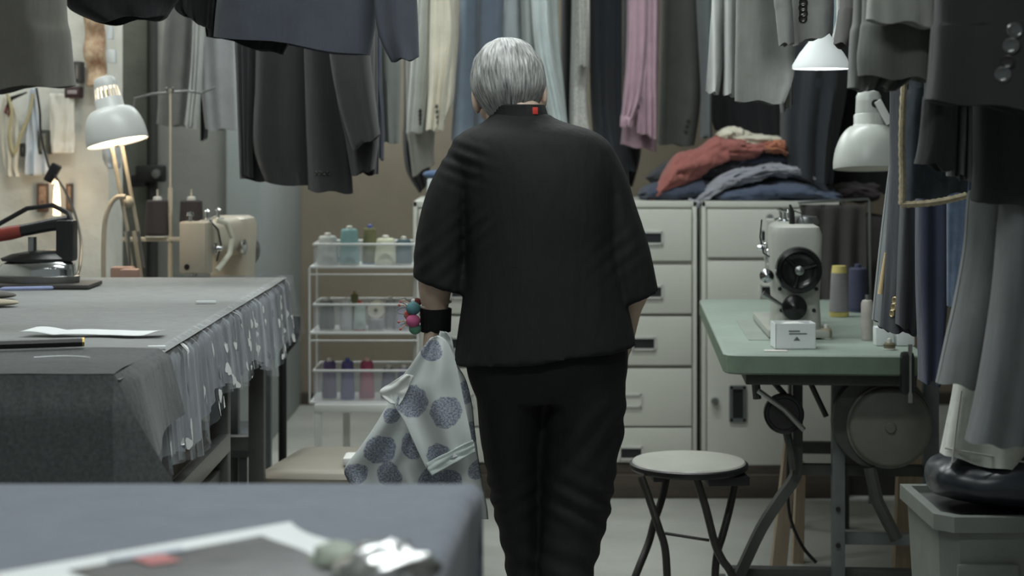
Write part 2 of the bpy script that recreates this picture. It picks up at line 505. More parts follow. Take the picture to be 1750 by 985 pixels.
# sheer embroidered overlay hanging off the right edge
M_sheer = bpy.data.materials.new('sheer_netting'); M_sheer.use_nodes = True
nt = M_sheer.node_tree; b = nt.nodes['Principled BSDF']
b.inputs['Base Color'].default_value = lin((196, 202, 208)); b.inputs['Roughness'].default_value = 0.5
tc = nt.nodes.new('ShaderNodeTexCoord'); nz = nt.nodes.new('ShaderNodeTexNoise')
mp = nt.nodes.new('ShaderNodeMapping'); mp.inputs['Scale'].default_value = (1, 34, 2.0)
nt.links.new(tc.outputs['Object'], mp.inputs['Vector']); nt.links.new(mp.outputs[0], nz.inputs['Vector'])
nz.inputs['Scale'].default_value = 1.0; nz.inputs['Detail'].default_value = 4
rp = nt.nodes.new('ShaderNodeValToRGB')
rp.color_ramp.elements[0].position = 0.5; rp.color_ramp.elements[0].color = (0.10, 0.10, 0.10, 1)
rp.color_ramp.elements[1].position = 0.72; rp.color_ramp.elements[1].color = (0.62, 0.62, 0.62, 1)
nt.links.new(nz.outputs['Fac'], rp.inputs['Fac']); nt.links.new(rp.outputs['Color'], b.inputs['Alpha'])
M_appl = mat('white_applique', (216, 218, 216), 0.7, var=0.05)
SY0, SY1 = 3.10, 5.03
def drop_len(u):
    return 0.215 + 0.03 * math.sin(u * 9 + 0.6) - 0.02 * math.sin(u * 23) - 0.03 * u
def sheer(u, v, off=0.0):
    y = lerp(SY0, SY1, u)
    rip = 0.0055 * math.sin(u * 95 + 2 * math.sin(u * 13)) + 0.0030 * math.sin(u * 210)
    e = sstep(v * 7)
    z = TZ + 0.006 - max(0, v - 0.03) * drop_len(u)
    x = TX1 - 0.02 + 0.03 * e + 0.02 * v + rip * e * (0.4 + v)
    return Vector((x + off, y + 0.012 * v * math.sin(u * 31), z))
r = empty('sheer_overlay', (TX1, 4.1, TZ), 'sheer white floral netting hanging off the cutting table edge', 'netting')
sm = MB().grid(sheer, 260, 22)
def sheer_top(u, v):      # strip lying on the table top
    y = lerp(SY0, SY1, u)
    wdt = 0.16 + 0.05 * math.sin(u * 7)
    return Vector((lerp(TX1 - 0.02, TX1 - wdt, v), y, TZ + 0.005 + 0.002 * math.sin(u * 60 + v * 4)))
def sheer_end(u, v):      # far corner hanging down past the table end
    x = lerp(-1.0, TX1 + 0.015, u)
    dl = lerp(0.04, drop_len(1.0) - 0.02, sstep(u))
    return Vector((x + 0.035 * v * u, TY1 + 0.012 + 0.03 * v + 0.008 * math.sin(u * 26) * v, TZ + 0.006 - v * dl))
sm.grid(sheer_end, 40, 10)
sm.build('netting', M_sheer, r, angle=80)
def under(u, v):
    p = sheer(u, 0.10 + v * 0.83); return Vector((p.x - 0.012 - 0.5 * 0.01 * v, p.y, p.z))
MB().grid(under, 160, 12).build('grey_lining', cloth('lining_grey', (118, 122, 128), 0.06), r, angle=80)
rnd = random.Random(5)
def petal_cluster(mb, u0, v0, k):
    for q in range(k):
        du = rnd.uniform(-0.012, 0.012); dv = rnd.uniform(-0.10, 0.10)
        a = rnd.uniform(0, PI); ru = rnd.uniform(0.0025, 0.0052); rv = rnd.uniform(0.03, 0.085)
        ring = []
        for j in range(12):
            t = 2 * PI * j / 12; rr = 1 + 0.2 * math.sin(3 * t + a)
            ring.append(sheer(min(0.999, max(0, u0 + du + ru * rr * math.cos(t))), min(0.99, max(0.04, v0 + dv + rv * rr * math.sin(t))), 0.003))
        MB().add(ring, [tuple(range(12))]).build('applique_petal', M_appl, r, smooth=False)
for k in range(20):
    u0 = (k + 0.5) / 20 + rnd.uniform(-0.015, 0.015)
    for v0 in ([0.25, 0.75] if k % 2 else [0.5, 0.9]):
        petal_cluster(None, u0, v0 + rnd.uniform(-0.08, 0.08), rnd.choice((2, 3, 3)))

# things lying on the cutting table
M_paper = mat('white_paper', (226, 230, 230), 0.7, var=0.03)
def strip(u, v):
    a = P(lerp(48, 284, u), 575, 3.5)
    x = lerp(P(48, 0, 3.52).x, P(284, 0, 3.52).x, u); y = 3.49 + 0.055 * v - 0.02 * u
    curl = 0.007 * (1 - u) ** 2 * abs(math.sin(u * 9 + 1)) + 0.010 * sstep((u - 0.85) / 0.15) * (1 - v)
    return Vector((x + (0.02 * (v - 0.5) * (1 - u)), y + 0.006 * math.sin(u * 14), TZ + 0.006 + curl + 0.004 * v))
tag(MB().grid(strip, 40, 6).build('paper_strip', M_paper, solid=0.001), 'narrow white torn paper strip on the cutting table', 'paper')
a = Vector((P(-40, 0, 3.18).x, 3.16, TZ + 0.024)); b2 = Vector((P(143, 0, 3.21).x, 3.215, TZ + 0.024))
r = empty('marking_stick', (a + b2) / 2 - Vector((0, 0, 0.01)), 'thin black stick with a brass tip on the dark blanket', 'stick')
MB().tube([a, lerp(a, b2, 0.98)], 0.009, 8).build('shaft', M_blackp, r)
MB().tube([lerp(a, b2, 0.98), b2], 0.0085, 8).build('tip', mat('brass', (188, 160, 92), 0.35, 0.8), r)
for (x, y, ln, lab) in ((352, 520, 0.05, 'short white chalk stub near the far netting edge'), (268, 598, 0.035, 'short white chalk stub beside the dark blanket')):
    d = (HC - TZ) * F / (y - YH)
    o = MB().box((0, 0, 0), (ln, 0.010, 0.007), bev=0.002).build('tailor_chalk', M_paper)
    o.location = (P(x, 0, d).x, d, TZ + 0.0045); o.rotation_euler = (0, 0, 0.1)
    tag(o, lab, 'chalk')
# curled thread on the blanket
tp = []
c = P(118, 624, 3.08)
for k in range(9):
    t = k / 8
    tp.append((c.x - 0.05 + 0.1 * t, 3.03 + 0.02 * math.sin(t * PI) , TZ + 0.018))
tag(MB().tube(tp, 0.0014, 6).build('loose_thread', M_paper), 'loose white thread curled on the dark blanket', 'thread')
# small flat things at the left edge
for k, (x, y, col, sx, lab) in enumerate(((8, 512, (86, 82, 76), 0.06, 'dark pressing pad at the left edge of the cutting table'),
                                    (8, 525, (178, 170, 150), 0.065, 'cream folded cloth at the left edge of the cutting table'))):
    d = (HC - TZ) * F / (y - YH)
    o = MB().ell((0, 0, 0), (sx, 0.03, 0.009)).build(['pressing_pad', 'folded_cloth'][k], mat('smallflat%d' % k, col, 0.8))
    o.location = (P(x, 0, d).x - 0.03, d, TZ + 0.011); tag(o, lab, ['pad', 'cloth'][k])
d = 4.55
o = MB().lathe([(0.0, 0), (0.004, 0.01), (0.005, 0.02), (0.005, 0.14), (0.0, 0.145)], (0, 0, 0), 'X', 8).build('pen', mat('pen_blue', (150, 160, 200), 0.4))
o.location = (P(-5, 0, d).x, 4.56, TZ + 0.0065); o.rotation_euler = (0, 0, 0.25)
tag(o, 'pale blue pen in front of the steam iron', 'pen')

# ---------------- steam iron on its rest
ir = Vector((P(58, 0, 4.66).x, 4.68, TZ + 0.002))
o = MB().box((0, 0, 0), (0.33, 0.16, 0.012), bev=0.005).build('iron_rest', mat('iron_rest_dark', (64, 62, 60), 0.6))
o.location = (ir.x + 0.0, ir.y, TZ + 0.008); tag(o, 'dark flat iron rest at the back of the cutting table', 'iron rest')
r = empty('steam_iron', (ir.x, ir.y, TZ + 0.0145), 'industrial steam iron with chrome sole and red tipped handle', 'iron')
def iron_ring(z, s, sh=0.0):
    pts = []
    for j in range(28):
        t = 2 * PI * j / 28
        x = math.cos(t); yv = math.sin(t)
        wd = 0.058 * (1 - 0.55 * max(0, -x) ** 1.6)
        pts.append(Vector((x * 0.118 * s + sh, yv * wd * s, z)))
    return pts
sole = MB().loft([iron_ring(0, 1.02), iron_ring(0.018, 1.03), iron_ring(0.02, 0.98)])
sole.build('sole_plate', mat('iron_sole', (120, 120, 118), 0.35, 0.9), r, local=True)
MB().loft([iron_ring(0.02, 0.94), iron_ring(0.035, 0.93), iron_ring(0.05, 0.86, 0.006), iron_ring(0.060, 0.7, 0.01)]).build('chrome_shell', M_chrome, r, local=True)
MB().loft([iron_ring(0.058, 0.80, 0.0), iron_ring(0.066, 0.84, 0.0), iron_ring(0.078, 0.66, 0.01), iron_ring(0.088, 0.35, 0.03)]).build('heat_shield', M_blackp, r, local=True)
MB().box((0.085, 0, 0.115), (0.05, 0.055, 0.115), bev=0.01).build('control_box', M_blackp, r, local=True)
MB().tube([(-0.01, 0, 0.08), (-0.01, 0, 0.125)], 0.012, 8).build('handle_post', M_steel, r, local=True)
MB().tube([(0.09, 0, 0.165), (0.04, 0, 0.158), (-0.04, 0, 0.142)], [0.02, 0.018, 0.017], 12).build('handle', M_blackp, r, local=True)
MB().tube([(-0.04, 0, 0.142), (-0.07, 0, 0.136), (-0.103, 0, 0.13), (-0.108, 0, 0.129)], [0.018, 0.02, 0.019, 0.01], 12).build('grip', mat('red_grip', (130, 52, 44), 0.45), r, local=True)
MB().tube([(0.10, 0, 0.165), (0.08, 0.03, 0.19), (0.03, 0.06, 0.21), (-0.05, 0.09, 0.20), (-0.16, 0.1, 0.14), (-0.3, 0.1, 0.1)], 0.007, 8).build('steam_hose', M_black, r, local=True)
# power cord with inline switch hanging behind the iron
cp = [(62, 150, 6.05), (68, 190, 6.05), (70, 230, 6.05), (82, 280, 6.0), (92, 298, 5.95), (110, 325, 5.7), (128, 365, 5.4), (138, 410, 5.1), (137, 450, 4.92), (133, 468, 4.86), (131, 472, 4.80)]
pts = [P(*q) for q in cp]; pts[-1].z = TZ + 0.022
r = empty('power_cord', pts[-1], 'black power cord with inline switch hanging behind the iron', 'cord')
MB().tube([Vector(q) for q in spl([tuple(p) for p in pts], 6)], 0.0045, 6).build('cable', M_black, r)
MB().box(P(90, 296, 5.96), (0.035, 0.03, 0.07), rot=Matrix.Rotation(0.5, 3, 'Y'), bev=0.006).build('inline_switch', M_blackp, r)

# ================================================================== SECOND SEWING STATION BEHIND THE CUTTING TABLE
r = empty('sewing_table', (-1.22, 5.55, 0), 'grey sewing table mostly hidden behind the cutting table', 'table')
MB().span((-1.75, 5.17, 0.71), (-0.80, 5.98, 0.75), bev=0.006).build('tabletop', mat('grey_table', (128, 130, 128), 0.6), r)
for (lx, ly) in ((-1.7, 5.22), (-0.86, 5.22), (-1.7, 5.92), (-0.86, 5.92)):
    MB().span((lx - 0.02, ly - 0.02, 0), (lx + 0.02, ly + 0.02, 0.709)).build('leg', M_ironleg, r)

M_mach = mat('cream_enamel', (178, 170, 154), 0.35, var=0.06)
M_machg = mat('grey_green_enamel', (168, 170, 162), 0.35, var=0.08)
def machine(label, loc, rz, m, wheel_m, tall=0.29):
    r = empty('sewing_machine', loc, label, 'sewing machine', rz=rz)
    H = tall
    MB().box((0.24, 0, 0.012), (0.50, 0.17, 0.022), bev=0.006).build('bed', m, r, local=True)
    MB().box((0.02, 0.0, 0.024), (0.09, 0.05, 0.004)).build('needle_plate', M_chrome, r, local=True)
    # column
    c = MB()
    rings = []
    for z, sx, sy, cx in ((0.02, 0.075, 0.070, 0.385), (0.10, 0.068, 0.066, 0.385), (0.17, 0.07, 0.07, 0.38), (H - 0.03, 0.08, 0.074, 0.375), (H - 0.008, 0.074, 0.066, 0.375), (H, 0.060, 0.05, 0.375)):
        rings.append([Vector((cx + sx * math.copysign(abs(math.cos(t)) ** 0.45, math.cos(t)), sy * math.copysign(abs(math.sin(t)) ** 0.45, math.sin(t)), z)) for t in [2 * PI * j / 32 for j in range(32)]])
    c.loft(rings)
    c.build('column', m, r, local=True)
    # arm
    rings = []
    for x, sy, z0, z1 in ((0.04, 0.045, H - 0.10, H - 0.012), (0.12, 0.048, H - 0.105, H - 0.004), (0.25, 0.055, H - 0.115, H - 0.002), (0.35, 0.066, H - 0.14, H)):
        zc = (z0 + z1) / 2; hz = (z1 - z0) / 2
        rings.append([Vector((x, sy * math.copysign(abs(math.cos(t)) ** 0.5, math.cos(t)), zc + hz * math.copysign(abs(math.sin(t)) ** 0.5, math.sin(t)))) for t in [2 * PI * j / 28 for j in range(28)]])
    MB().loft(rings).build('arm', m, r, local=True)
    MB().box((0.018, 0, H - 0.085), (0.055, 0.096, 0.165), bev=0.008).build('head', m, r, local=True)
    fp = MB().box((-0.013, 0, H - 0.085), (0.008, 0.086, 0.158), bev=0.003).build('face_plate', m, r, local=True)
    MB().lathe([(0, -0.003), (0.009, -0.002), (0.009, 0.002), (0, 0.003)], (-0.017, 0.018, H - 0.145), 'X', 12).build('screw', M_black, fp, local=True)
    MB().tube([(0.02, 0, H - 0.17), (0.02, 0, 0.045)], 0.004, 8).build('needle_bar', M_chrome, r, local=True)
    MB().tube([(0.02, 0.012, H - 0.17), (0.02, 0.012, 0.04), (0.0, 0.012, 0.032)], 0.004, 8).build('presser_foot', M_chrome, r, local=True)
    MB().lathe([(0, 0), (0.012, 0), (0.012, 0.006), (0.005, 0.008), (0.005, 0.02), (0.012, 0.022), (0.010, 0.032), (0, 0.034)], (0.02, 0.02, H - 0.006), 'Z', 14).build('pressure_knob', M_chrome, r, local=True)
    for k, (x, s) in enumerate(((0.09, 0.9), (0.2, 1.0))):
        MB().lathe([(0.0, 0), (0.018, 0.0), (0.02, 0.006), (0.006, 0.01), (0.005, 0.03), (0.012, 0.034), (0.0, 0.04)], (x, -0.01, H - 0.006), 'Z', 14).build('thread_guide', M_chrome, r, local=True)
    MB().lathe([(0, 0), (0.02, 0), (0.02, 0.004), (0.01, 0.008), (0.008, 0.024), (0, 0.026)], (0.05, -0.052, H - 0.09), 'Y', 14, rot=Matrix.Rotation(PI, 3, 'Z')).build('tension_dial', M_chrome, r, local=True)
    MB().lathe([(0, 0), (0.026, 0), (0.026, 0.006), (0.012, 0.012), (0, 0.014)], (0.29, -0.066, H - 0.10), 'Y', 18, rot=Matrix.Rotation(PI, 3, 'Z')).build('stitch_dial', M_chrome, r, local=True)
    # hand wheel
    wx = 0.462
    wv = MB().lathe([(0, 0.0), (0.03, 0.0), (0.034, 0.006), (0.050, 0.006), (0.056, 0.0), (0.063, 0.004), (0.066, 0.016), (0.063, 0.03), (0.052, 0.034), (0.046, 0.026), (0.030, 0.022), (0.016, 0.022), (0.014, 0.03), (0, 0.032)], (wx, 0, H - 0.125), 'X', 36)
    wo = wv.build('hand_wheel', wheel_m, r, local=True)
    MB().lathe([(0, 0), (0.012, 0), (0.013, 0.01), (0.008, 0.014), (0, 0.015)], (wx + 0.03, 0, H - 0.125), 'X', 16).build('hub', M_steel, wo, local=True)
    sp = MB()
    for k in range(3):
        a = 2 * PI * k / 3 + 0.3
        sp.tube([(wx + 0.027, 0.014 * math.cos(a), H - 0.125 + 0.014 * math.sin(a)), (wx + 0.029, 0.05 * math.cos(a), H - 0.125 + 0.05 * math.sin(a))], 0.005, 6)
    sp.build('spokes', wheel_m, wo, local=True)
    for (yy, zz) in ((-0.045, 0.075), (0.045, 0.075), (-0.05, H - 0.18), (0.052, H - 0.18)):
        MB().lathe([(0, 0), (0.006, 0), (0.005, 0.004), (0, 0.005)], (0.452, yy, zz), 'X', 10).build('screw', M_black, r, local=True)
    return r
mh = P(332, 475, 5.38)
m1 = machine('cream sewing machine behind the cutting table, face plate towards the camera', (mh.x, 5.38, 0.7505), math.radians(81), M_mach, M_steel, 0.30)
# clear thread hose and black wire curling round the arm
MB().tube([(0.06, -0.05, 0.30), (0.09, -0.075, 0.29), (0.12, -0.085, 0.24), (0.11, -0.08, 0.19), (0.07, -0.065, 0.155), (0.04, -0.06, 0.14)], 0.009, 8).build('clear_hose', mat('milky_hose', (212, 212, 196), 0.3, alpha=0.75), m1, local=True)
MB().tube([(0.03, -0.04, 0.30), (0.05, -0.062, 0.27), (0.055, -0.07, 0.22), (0.04, -0.06, 0.17)], 0.0028, 6).build('wire', M_black, m1, local=True)

# two-cone thread stand
sx = P(291, 0, 5.75).x
r = empty('thread_stand', (sx, 5.75, 0.75), 'cream metal thread stand with tall pole behind the sewing machine', 'thread stand')
zb = P(0, 407, 5.75).z
M_cream = mat('cream_metal', (186, 176, 156), 0.45)
MB().tube([(sx, 5.75, 0.75), (sx, 5.75, zb + 0.17)], 0.008, 10).build('pole', M_cream, r)
MB().tube([(sx, 5.75, zb + 0.15), (sx, 5.75, P(0, 152, 5.75).z)], 0.004, 8).build('upper_pole', M_cream, r)
MB().lathe([(0.07, 0), (0.07, 0.008), (0.02, 0.014), (0.0, 0.016)], (sx, 5.75, 0.7505), 'Z', 16).build('foot', M_cream, r)
MB().box((sx - 0.01, 5.75, zb - 0.004), (0.30, 0.025, 0.014), bev=0.004).build('cone_arm', M_cream, r)
ty = P(0, 158, 5.75).z
MB().tube([(sx - 0.125, 5.75, ty - 0.06), (sx - 0.12, 5.75, ty - 0.02), (sx - 0.06, 5.75, ty - 0.005), (sx + 0.06, 5.75, ty + 0.005), (sx + 0.11, 5.75, ty - 0.004)], 0.004, 6).build('guide_arm', M_steel, r)
for s in (-0.008, 0.008, 0.11):
    MB().tube([(sx + s, 5.75, ty), (sx + s * 1.4, 5.74, ty + 0.016)], 0.004, 6).build('guide_eye', M_steel, r)
def cone(name, label, x, y, z, h, r0, r1, m, core_m, group, lid=None):
    r = empty(name, (x, y, z), label, 'thread cone', group)
    pr = [(0.0, 0.004), (r0 * 0.95, 0.004), (r0, 0.012)]
    n = 14
    for k in range(n + 1):
        t = k / n
        pr.append((lerp(r0, r1, t) + 0.0007 * (k % 2), 0.012 + (h - 0.022) * t))
    pr += [(r1 * 0.85, h - 0.006), (0, h - 0.006)]
    MB().lathe(pr, (0, 0, 0), 'Z', 20).build('thread', m, r, local=True)
    MB().lathe([(0, h - 0.01), (r1 * 0.42, h - 0.01), (r1 * 0.38, h + 0.004), (r1 * 0.2, h + 0.006), (0, h + 0.006)], (0, 0, 0), 'Z', 16).build('core_tip', core_m, r, local=True)
    MB().lathe([(0, 0), (r0 * 0.98, 0), (r0 * 0.98, 0.004), (0, 0.004)], (0, 0, 0), 'Z', 16).build('core_base', core_m, r, local=True)
    return r
M_core = mat('cone_core', (202, 200, 190), 0.6)
M_thdark = mat('thread_charcoal', (52, 46, 46), 0.85, var=0.15, scale=30, stretch=(1, 1, 12))
for (x, lab) in ((269, 'charcoal thread cone on the stand, nearer the desk lamp'), (327, 'charcoal thread cone on the stand, directly above the cream machine')):
    xx = P(x, 0, 5.75).x
    cone('thread_cone', lab, xx, 5.75, zb + 0.004, P(0, 341, 5.75).z - zb, 0.041, 0.037, M_thdark, M_core, 'cones on the thread stand')
    MB().tube([(xx - r.location.x, 0, zb - r.location.z), (xx - r.location.x, 0, zb + 0.165 - r.location.z)], 0.003, 6).build('spool_pin', M_cream, r, local=True)

# pink chalk blocks by the lamp foot
for k, (x, y, w_, lab) in enumerate(((214, 466, 0.07, 'larger pinkish block beside the lamp foot'), (233, 470, 0.055, 'smaller pinkish block beside the lamp foot'))):
    z1 = P(0, y - 9, 5.25 - 0.06 * k).z
    o = MB().span((-w_ / 2, -0.025, 0), (w_ / 2, 0.025, z1 - 0.75), bev=0.008).build('wooden_block', mat('pink_block', (172, 140, 126), 0.75))
    o.location = (P(x, 0, 5.3).x, 5.27 - 0.055 * k, 0.7505); tag(o, lab, 'block')

# ================================================================== DESK LAMPS
M_shade = mat('lamp_grey_enamel', (222, 224, 222), 0.35, var=0.03)
M_shadein = mat('lamp_inner_white', (240, 238, 228), 0.5, var=0)
def lamp_shade(root, neck, axis, R, mout, lit, h=0.17, vents=True, dome=1.0):
    """shade: neck point, opening direction, radius"""
    ax = Vector(axis).normalized()
    q = Vector((0, 0, -1)).rotation_difference(ax).to_matrix()
    def pr(lst):
        return [(r_, -z_) for (r_, z_) in lst]
    nk = Vector(neck)
    hs = h
    prof = [(0.020, -0.004), (0.030, 0.0), (0.036, 0.012), (0.036, 0.03)]
    MB().lathe(pr([(0.0, -0.008)] + prof + [(0.034, 0.031), (0.0, 0.031)]), nk, 'Z', 28, rot=q).build('cap', mout, root)
    # vent fins between cap and skirt
    for k in range(16 if vents else 0):
        a = 2 * PI * k / 16
        p0 = q @ Vector((0.035 * math.cos(a), 0.035 * math.sin(a), -0.028)); p1 = q @ Vector((0.040 * math.cos(a), 0.040 * math.sin(a), -0.068))
        MB().tube([nk + p0, nk + p1], 0.0036, 6).build('vent_fin', mout, root)
    sk = [(0.041, 0.064), (0.044, 0.068), (0.044, 0.092), (0.047, 0.098)]
    for k in range(13):
        t = k / 12
        a = t * PI / 2
        sk.append((0.047 + (R - 0.047) * math.sin(a) ** 0.9, 0.098 + (hs - 0.098 + 0.055) * (1 - math.cos(a)) ** dome))
    out = sk; inn = [(r_ - 0.003, z_) for (r_, z_) in reversed(sk)]
    m_ = MB()
    rings = []
    for r_, z_ in out + [(R - 0.001, out[-1][1] + 0.004)] + inn:
        rings.append([nk + q @ Vector((r_ * math.cos(2 * PI * j / 40), r_ * math.sin(2 * PI * j / 40), -z_)) for j in range(40)])
    m_.loft(rings, False, False)
    so = m_.build('lamp_shade', mout, root)
    # white enamel inside
    m2 = MB(); rings = []
    for r_, z_ in [(r_ - 0.0045, z_ + 0.001) for (r_, z_) in reversed(sk)]:
        rings.append([nk + q @ Vector((r_ * math.cos(2 * PI * j / 40), r_ * math.sin(2 * PI * j / 40), -z_)) for j in range(40)])
    m2.loft(rings, False, False); m2.build('inner_lining', M_shadein, so)
    bc = nk + ax * (0.105)
    if lit:
        mb_ = mat('lit_bulb', (255, 240, 215), 0.4, var=0, emit=(255, 226, 185), estr=lit[1])
    else:
        mb_ = mat('dead_bulb', (200, 200, 195), 0.3, var=0)
    MB().ell(bc, (0.026, 0.026, 0.034)).build('bulb', mb_, so)
    if lit:
        ld = bpy.data.lights.new('bulb_light', 'POINT'); ld.energy = lit[0]; ld.color = (1.0, 0.86, 0.66); ld.shadow_soft_size = 0.03
        lo = bpy.data.objects.new('bulb_light', ld); lo.location = nk + ax * 0.15 - Vector(root.location); COL.objects.link(lo); lo.parent = root
    return so

foot = Vector((P(240, 0, 5.42).x, 5.42, 0.7505))
r = empty('desk_lamp', foot, 'lit grey desk lamp with vented shade and cream sprung arm', 'desk lamp', 'desk lamps')
nk = P(178, 134, 5.35)
lamp_shade(r, nk, (0.22, -0.07, -0.97), 0.097, M_shade, (2.2, 20.0), h=0.150)
M_arm = mat('cream_lamp_arm', (170, 162, 146), 0.45)
el = P(218, 345, 5.42)
MB().lathe([(0, 0), (0.05, 0), (0.05, 0.018), (0.02, 0.026), (0.014, 0.05), (0, 0.05)], foot, 'Z', 18).build('base', M_arm, r)
for s in (-1, 1):
    off = Vector((0.010 * s, 0.012 * s, 0))
    MB().tube([foot + Vector((0, 0, 0.045)) + off, P(222, 395, 5.42) + off], 0.007, 8).build('lower_arm', M_arm, r)
    MB().tube([P(228, 400, 5.42) + off * 1.3, P(200, 250, 5.40) + off * 1.3], 0.0065, 8).build('upper_arm', M_arm, r)
MB().tube([P(246, 458, 5.40), P(236, 395, 5.40)], 0.005, 8).build('spring', M_steel, r)
MB().tube([P(222, 458, 5.40), P(219, 395, 5.40)], 0.005, 8).build('spring', M_steel, r)
MB().ell(el, (0.02, 0.02, 0.02)).build('elbow', M_arm, r)
MB().tube([P(200, 250, 5.40), P(192, 215, 5.45), P(180, 160, 5.42), nk + Vector((0.004, 0.02, 0.01))], 0.007, 8).build('head_bracket', M_arm, r)
MB().tube([tuple(p) for p in spl([tuple(P(215, 336, 5.38)), tuple(P(196, 340, 5.38)), tuple(P(181, 370, 5.38)), tuple(P(177, 420, 5.38)), tuple(P(177, 490, 5.38))], 6)], 0.008, 8).build('cable_sleeve', M_arm, r)

# right-hand lamp, off, over the green table
nk = P(1484, 158, 4.95)
foot = Vector((P(1560, 0, 5.3).x, 5.3, 0.752))
r = empty('desk_lamp', foot, 'unlit white desk lamp leaning over the green sewing table', 'desk lamp', 'desk lamps')
M_shade2 = mat('lamp_white_enamel', (200, 204, 198), 0.35, var=0.03)
lamp_shade(r, nk, (0.0, -0.10, -0.99), 0.106, M_shade2, None, h=0.165, vents=False, dome=0.78)
MB().lathe([(0.040, 0.0), (0.037, 0.072), (0, 0.072)], nk - Vector((0, 0.006, 0.095)), 'Z', 24).build('neck', M_shade2, r)
MB().box(P(1510, 192, 4.90), (0.022, 0.012, 0.075), rot=Matrix.Rotation(-0.5, 3, 'Y'), bev=0.003).build('bracket', M_white, r)
MB().lathe([(0, 0), (0.012, 0), (0.012, 0.012), (0, 0.014)], P(1497, 177, 4.90), 'Y', 12).build('pivot_knob', M_black, r)
MB().tube([P(1503, 185, 4.99), P(1540, 250, 5.15), P(1590, 320, 5.30)], 0.008, 8).build('upper_arm', M_steel, r)
MB().tube([P(1590, 320, 5.30), foot + Vector((0, 0, 0.02))], 0.008, 8).build('lower_arm', M_steel, r)
MB().lathe([(0, 0), (0.035, 0), (0.035, 0.02), (0.012, 0.03), (0, 0.03)], foot, 'Z', 16).build('clamp', M_steel, r)

# hanging white pendant shade at the top right
pc = P(1404, 118, 4.5)
r = empty('pendant_lamp', pc, 'white conical pendant shade hanging among the suits', 'pendant lamp')
M_pend = mat('pendant_white', (236, 242, 242), 0.5, var=0.02, emit=(235, 244, 244), estr=0.35)
rg = []
for (rr, hh) in ((0.012, 0.10), (0.02, 0.095), (0.032, 0.075), (0.058, 0.042), (0.077, 0.01), (0.077, 0.0), (0.074, 0.0), (0.056, 0.038), (0.03, 0.071), (0.012, 0.09)):
    rg.append([Vector((rr * math.cos(2 * PI * j / 36), rr * math.sin(2 * PI * j / 36), hh)) for j in range(36)])
MB().loft(rg, True, True).build('shade', M_pend, r, local=True)
MB().tube([(0.03, 0, 0.07), (0.045, 0, 0.13), (0.042, 0, 2.75 - pc.z)], 0.006, 8).build('stem', M_white, r, local=True)
MB().box((0.045, 0.02, 0.16), (0.03, 0.012, 0.12), bev=0.003).build('stem_plate', mat('pale_blue_plate', (168, 186, 196), 0.5), r, local=True)
MB().ell((0, 0, 0.03), (0.022, 0.022, 0.03)).build('bulb', mat('pendant_bulb', (250, 250, 245), 0.4, var=0, emit=(245, 250, 255), estr=6.0), r, local=True)
ld = bpy.data.lights.new('pendant_light', 'POINT'); ld.energy = 1.0; ld.color = (0.95, 0.98, 1.0); ld.shadow_soft_size = 0.03
lo = bpy.data.objects.new('pendant_light', ld); lo.location = (0, 0, -0.01); COL.objects.link(lo); lo.parent = r

# ================================================================== THINGS ON THE WHITEWASHED PIER
WY = 6.15
M_cw = cloth('pale_blue_rag', (190, 198, 206), 0.06)
M_cb = cloth('cream_rag', (206, 200, 184), 0.08)
def rag(name, label, pts, m, y=WY, cat='cloth', t=0.02, seed=0):
    """cloth hung from a nail: rows (y, xl, xr) in the photo at the wall's distance"""
    rows = spl([(q[0], q[1], q[2]) for q in pts], 5)
    n = len(rows) - 1
    def f(u, v):
        k = min(n, int(round(v * n))); yy, xl, xr = rows[k]
        p = P(lerp(xl, xr, u), yy, y)
        return Vector((p.x, y - 0.01 - t * (0.5 + 0.5 * math.sin(u * 13 + seed + v * 1.5)) * (0.25 + 0.75 * v) - 0.01 * noise.noise(Vector((u * 4, v * 5, seed))), p.z))
    mb = MB().grid(f, 28, n)
    o = mb.build(name, m, solid=0.003, angle=80)
    return tag(o, label, cat)
rag('hanging_rag', 'pale blue cloth hanging in a long triangle on the whitewashed pier', [(150, 54, 62), (190, 50, 66), (240, 48, 76), (270, 47, 84), (300, 46, 88)], M_cw, seed=1)
rag('hanging_rag', 'cream cloth bundle hanging at the far left of the pier', [(165, 8, 20), (200, 2, 30), (240, 4, 36), (285, 10, 32), (302, 12, 36)], M_cb, seed=2)
rag('hanging_rag', 'grey white cloth hanging behind the desk lamp', [(225, 176, 192), (250, 176, 205), (275, 178, 208), (288, 186, 206)], cloth('grey_rag', (176, 178, 178)), y=6.05, seed=3)
rag('hanging_paper', 'curling white paper sheets pinned to the whitewashed pier', [(160, 86, 128), (200, 86, 128), (240, 88, 130), (262, 90, 128)], mat('pinned_paper', (216, 212, 200), 0.8), cat='paper', t=0.012, seed=4)
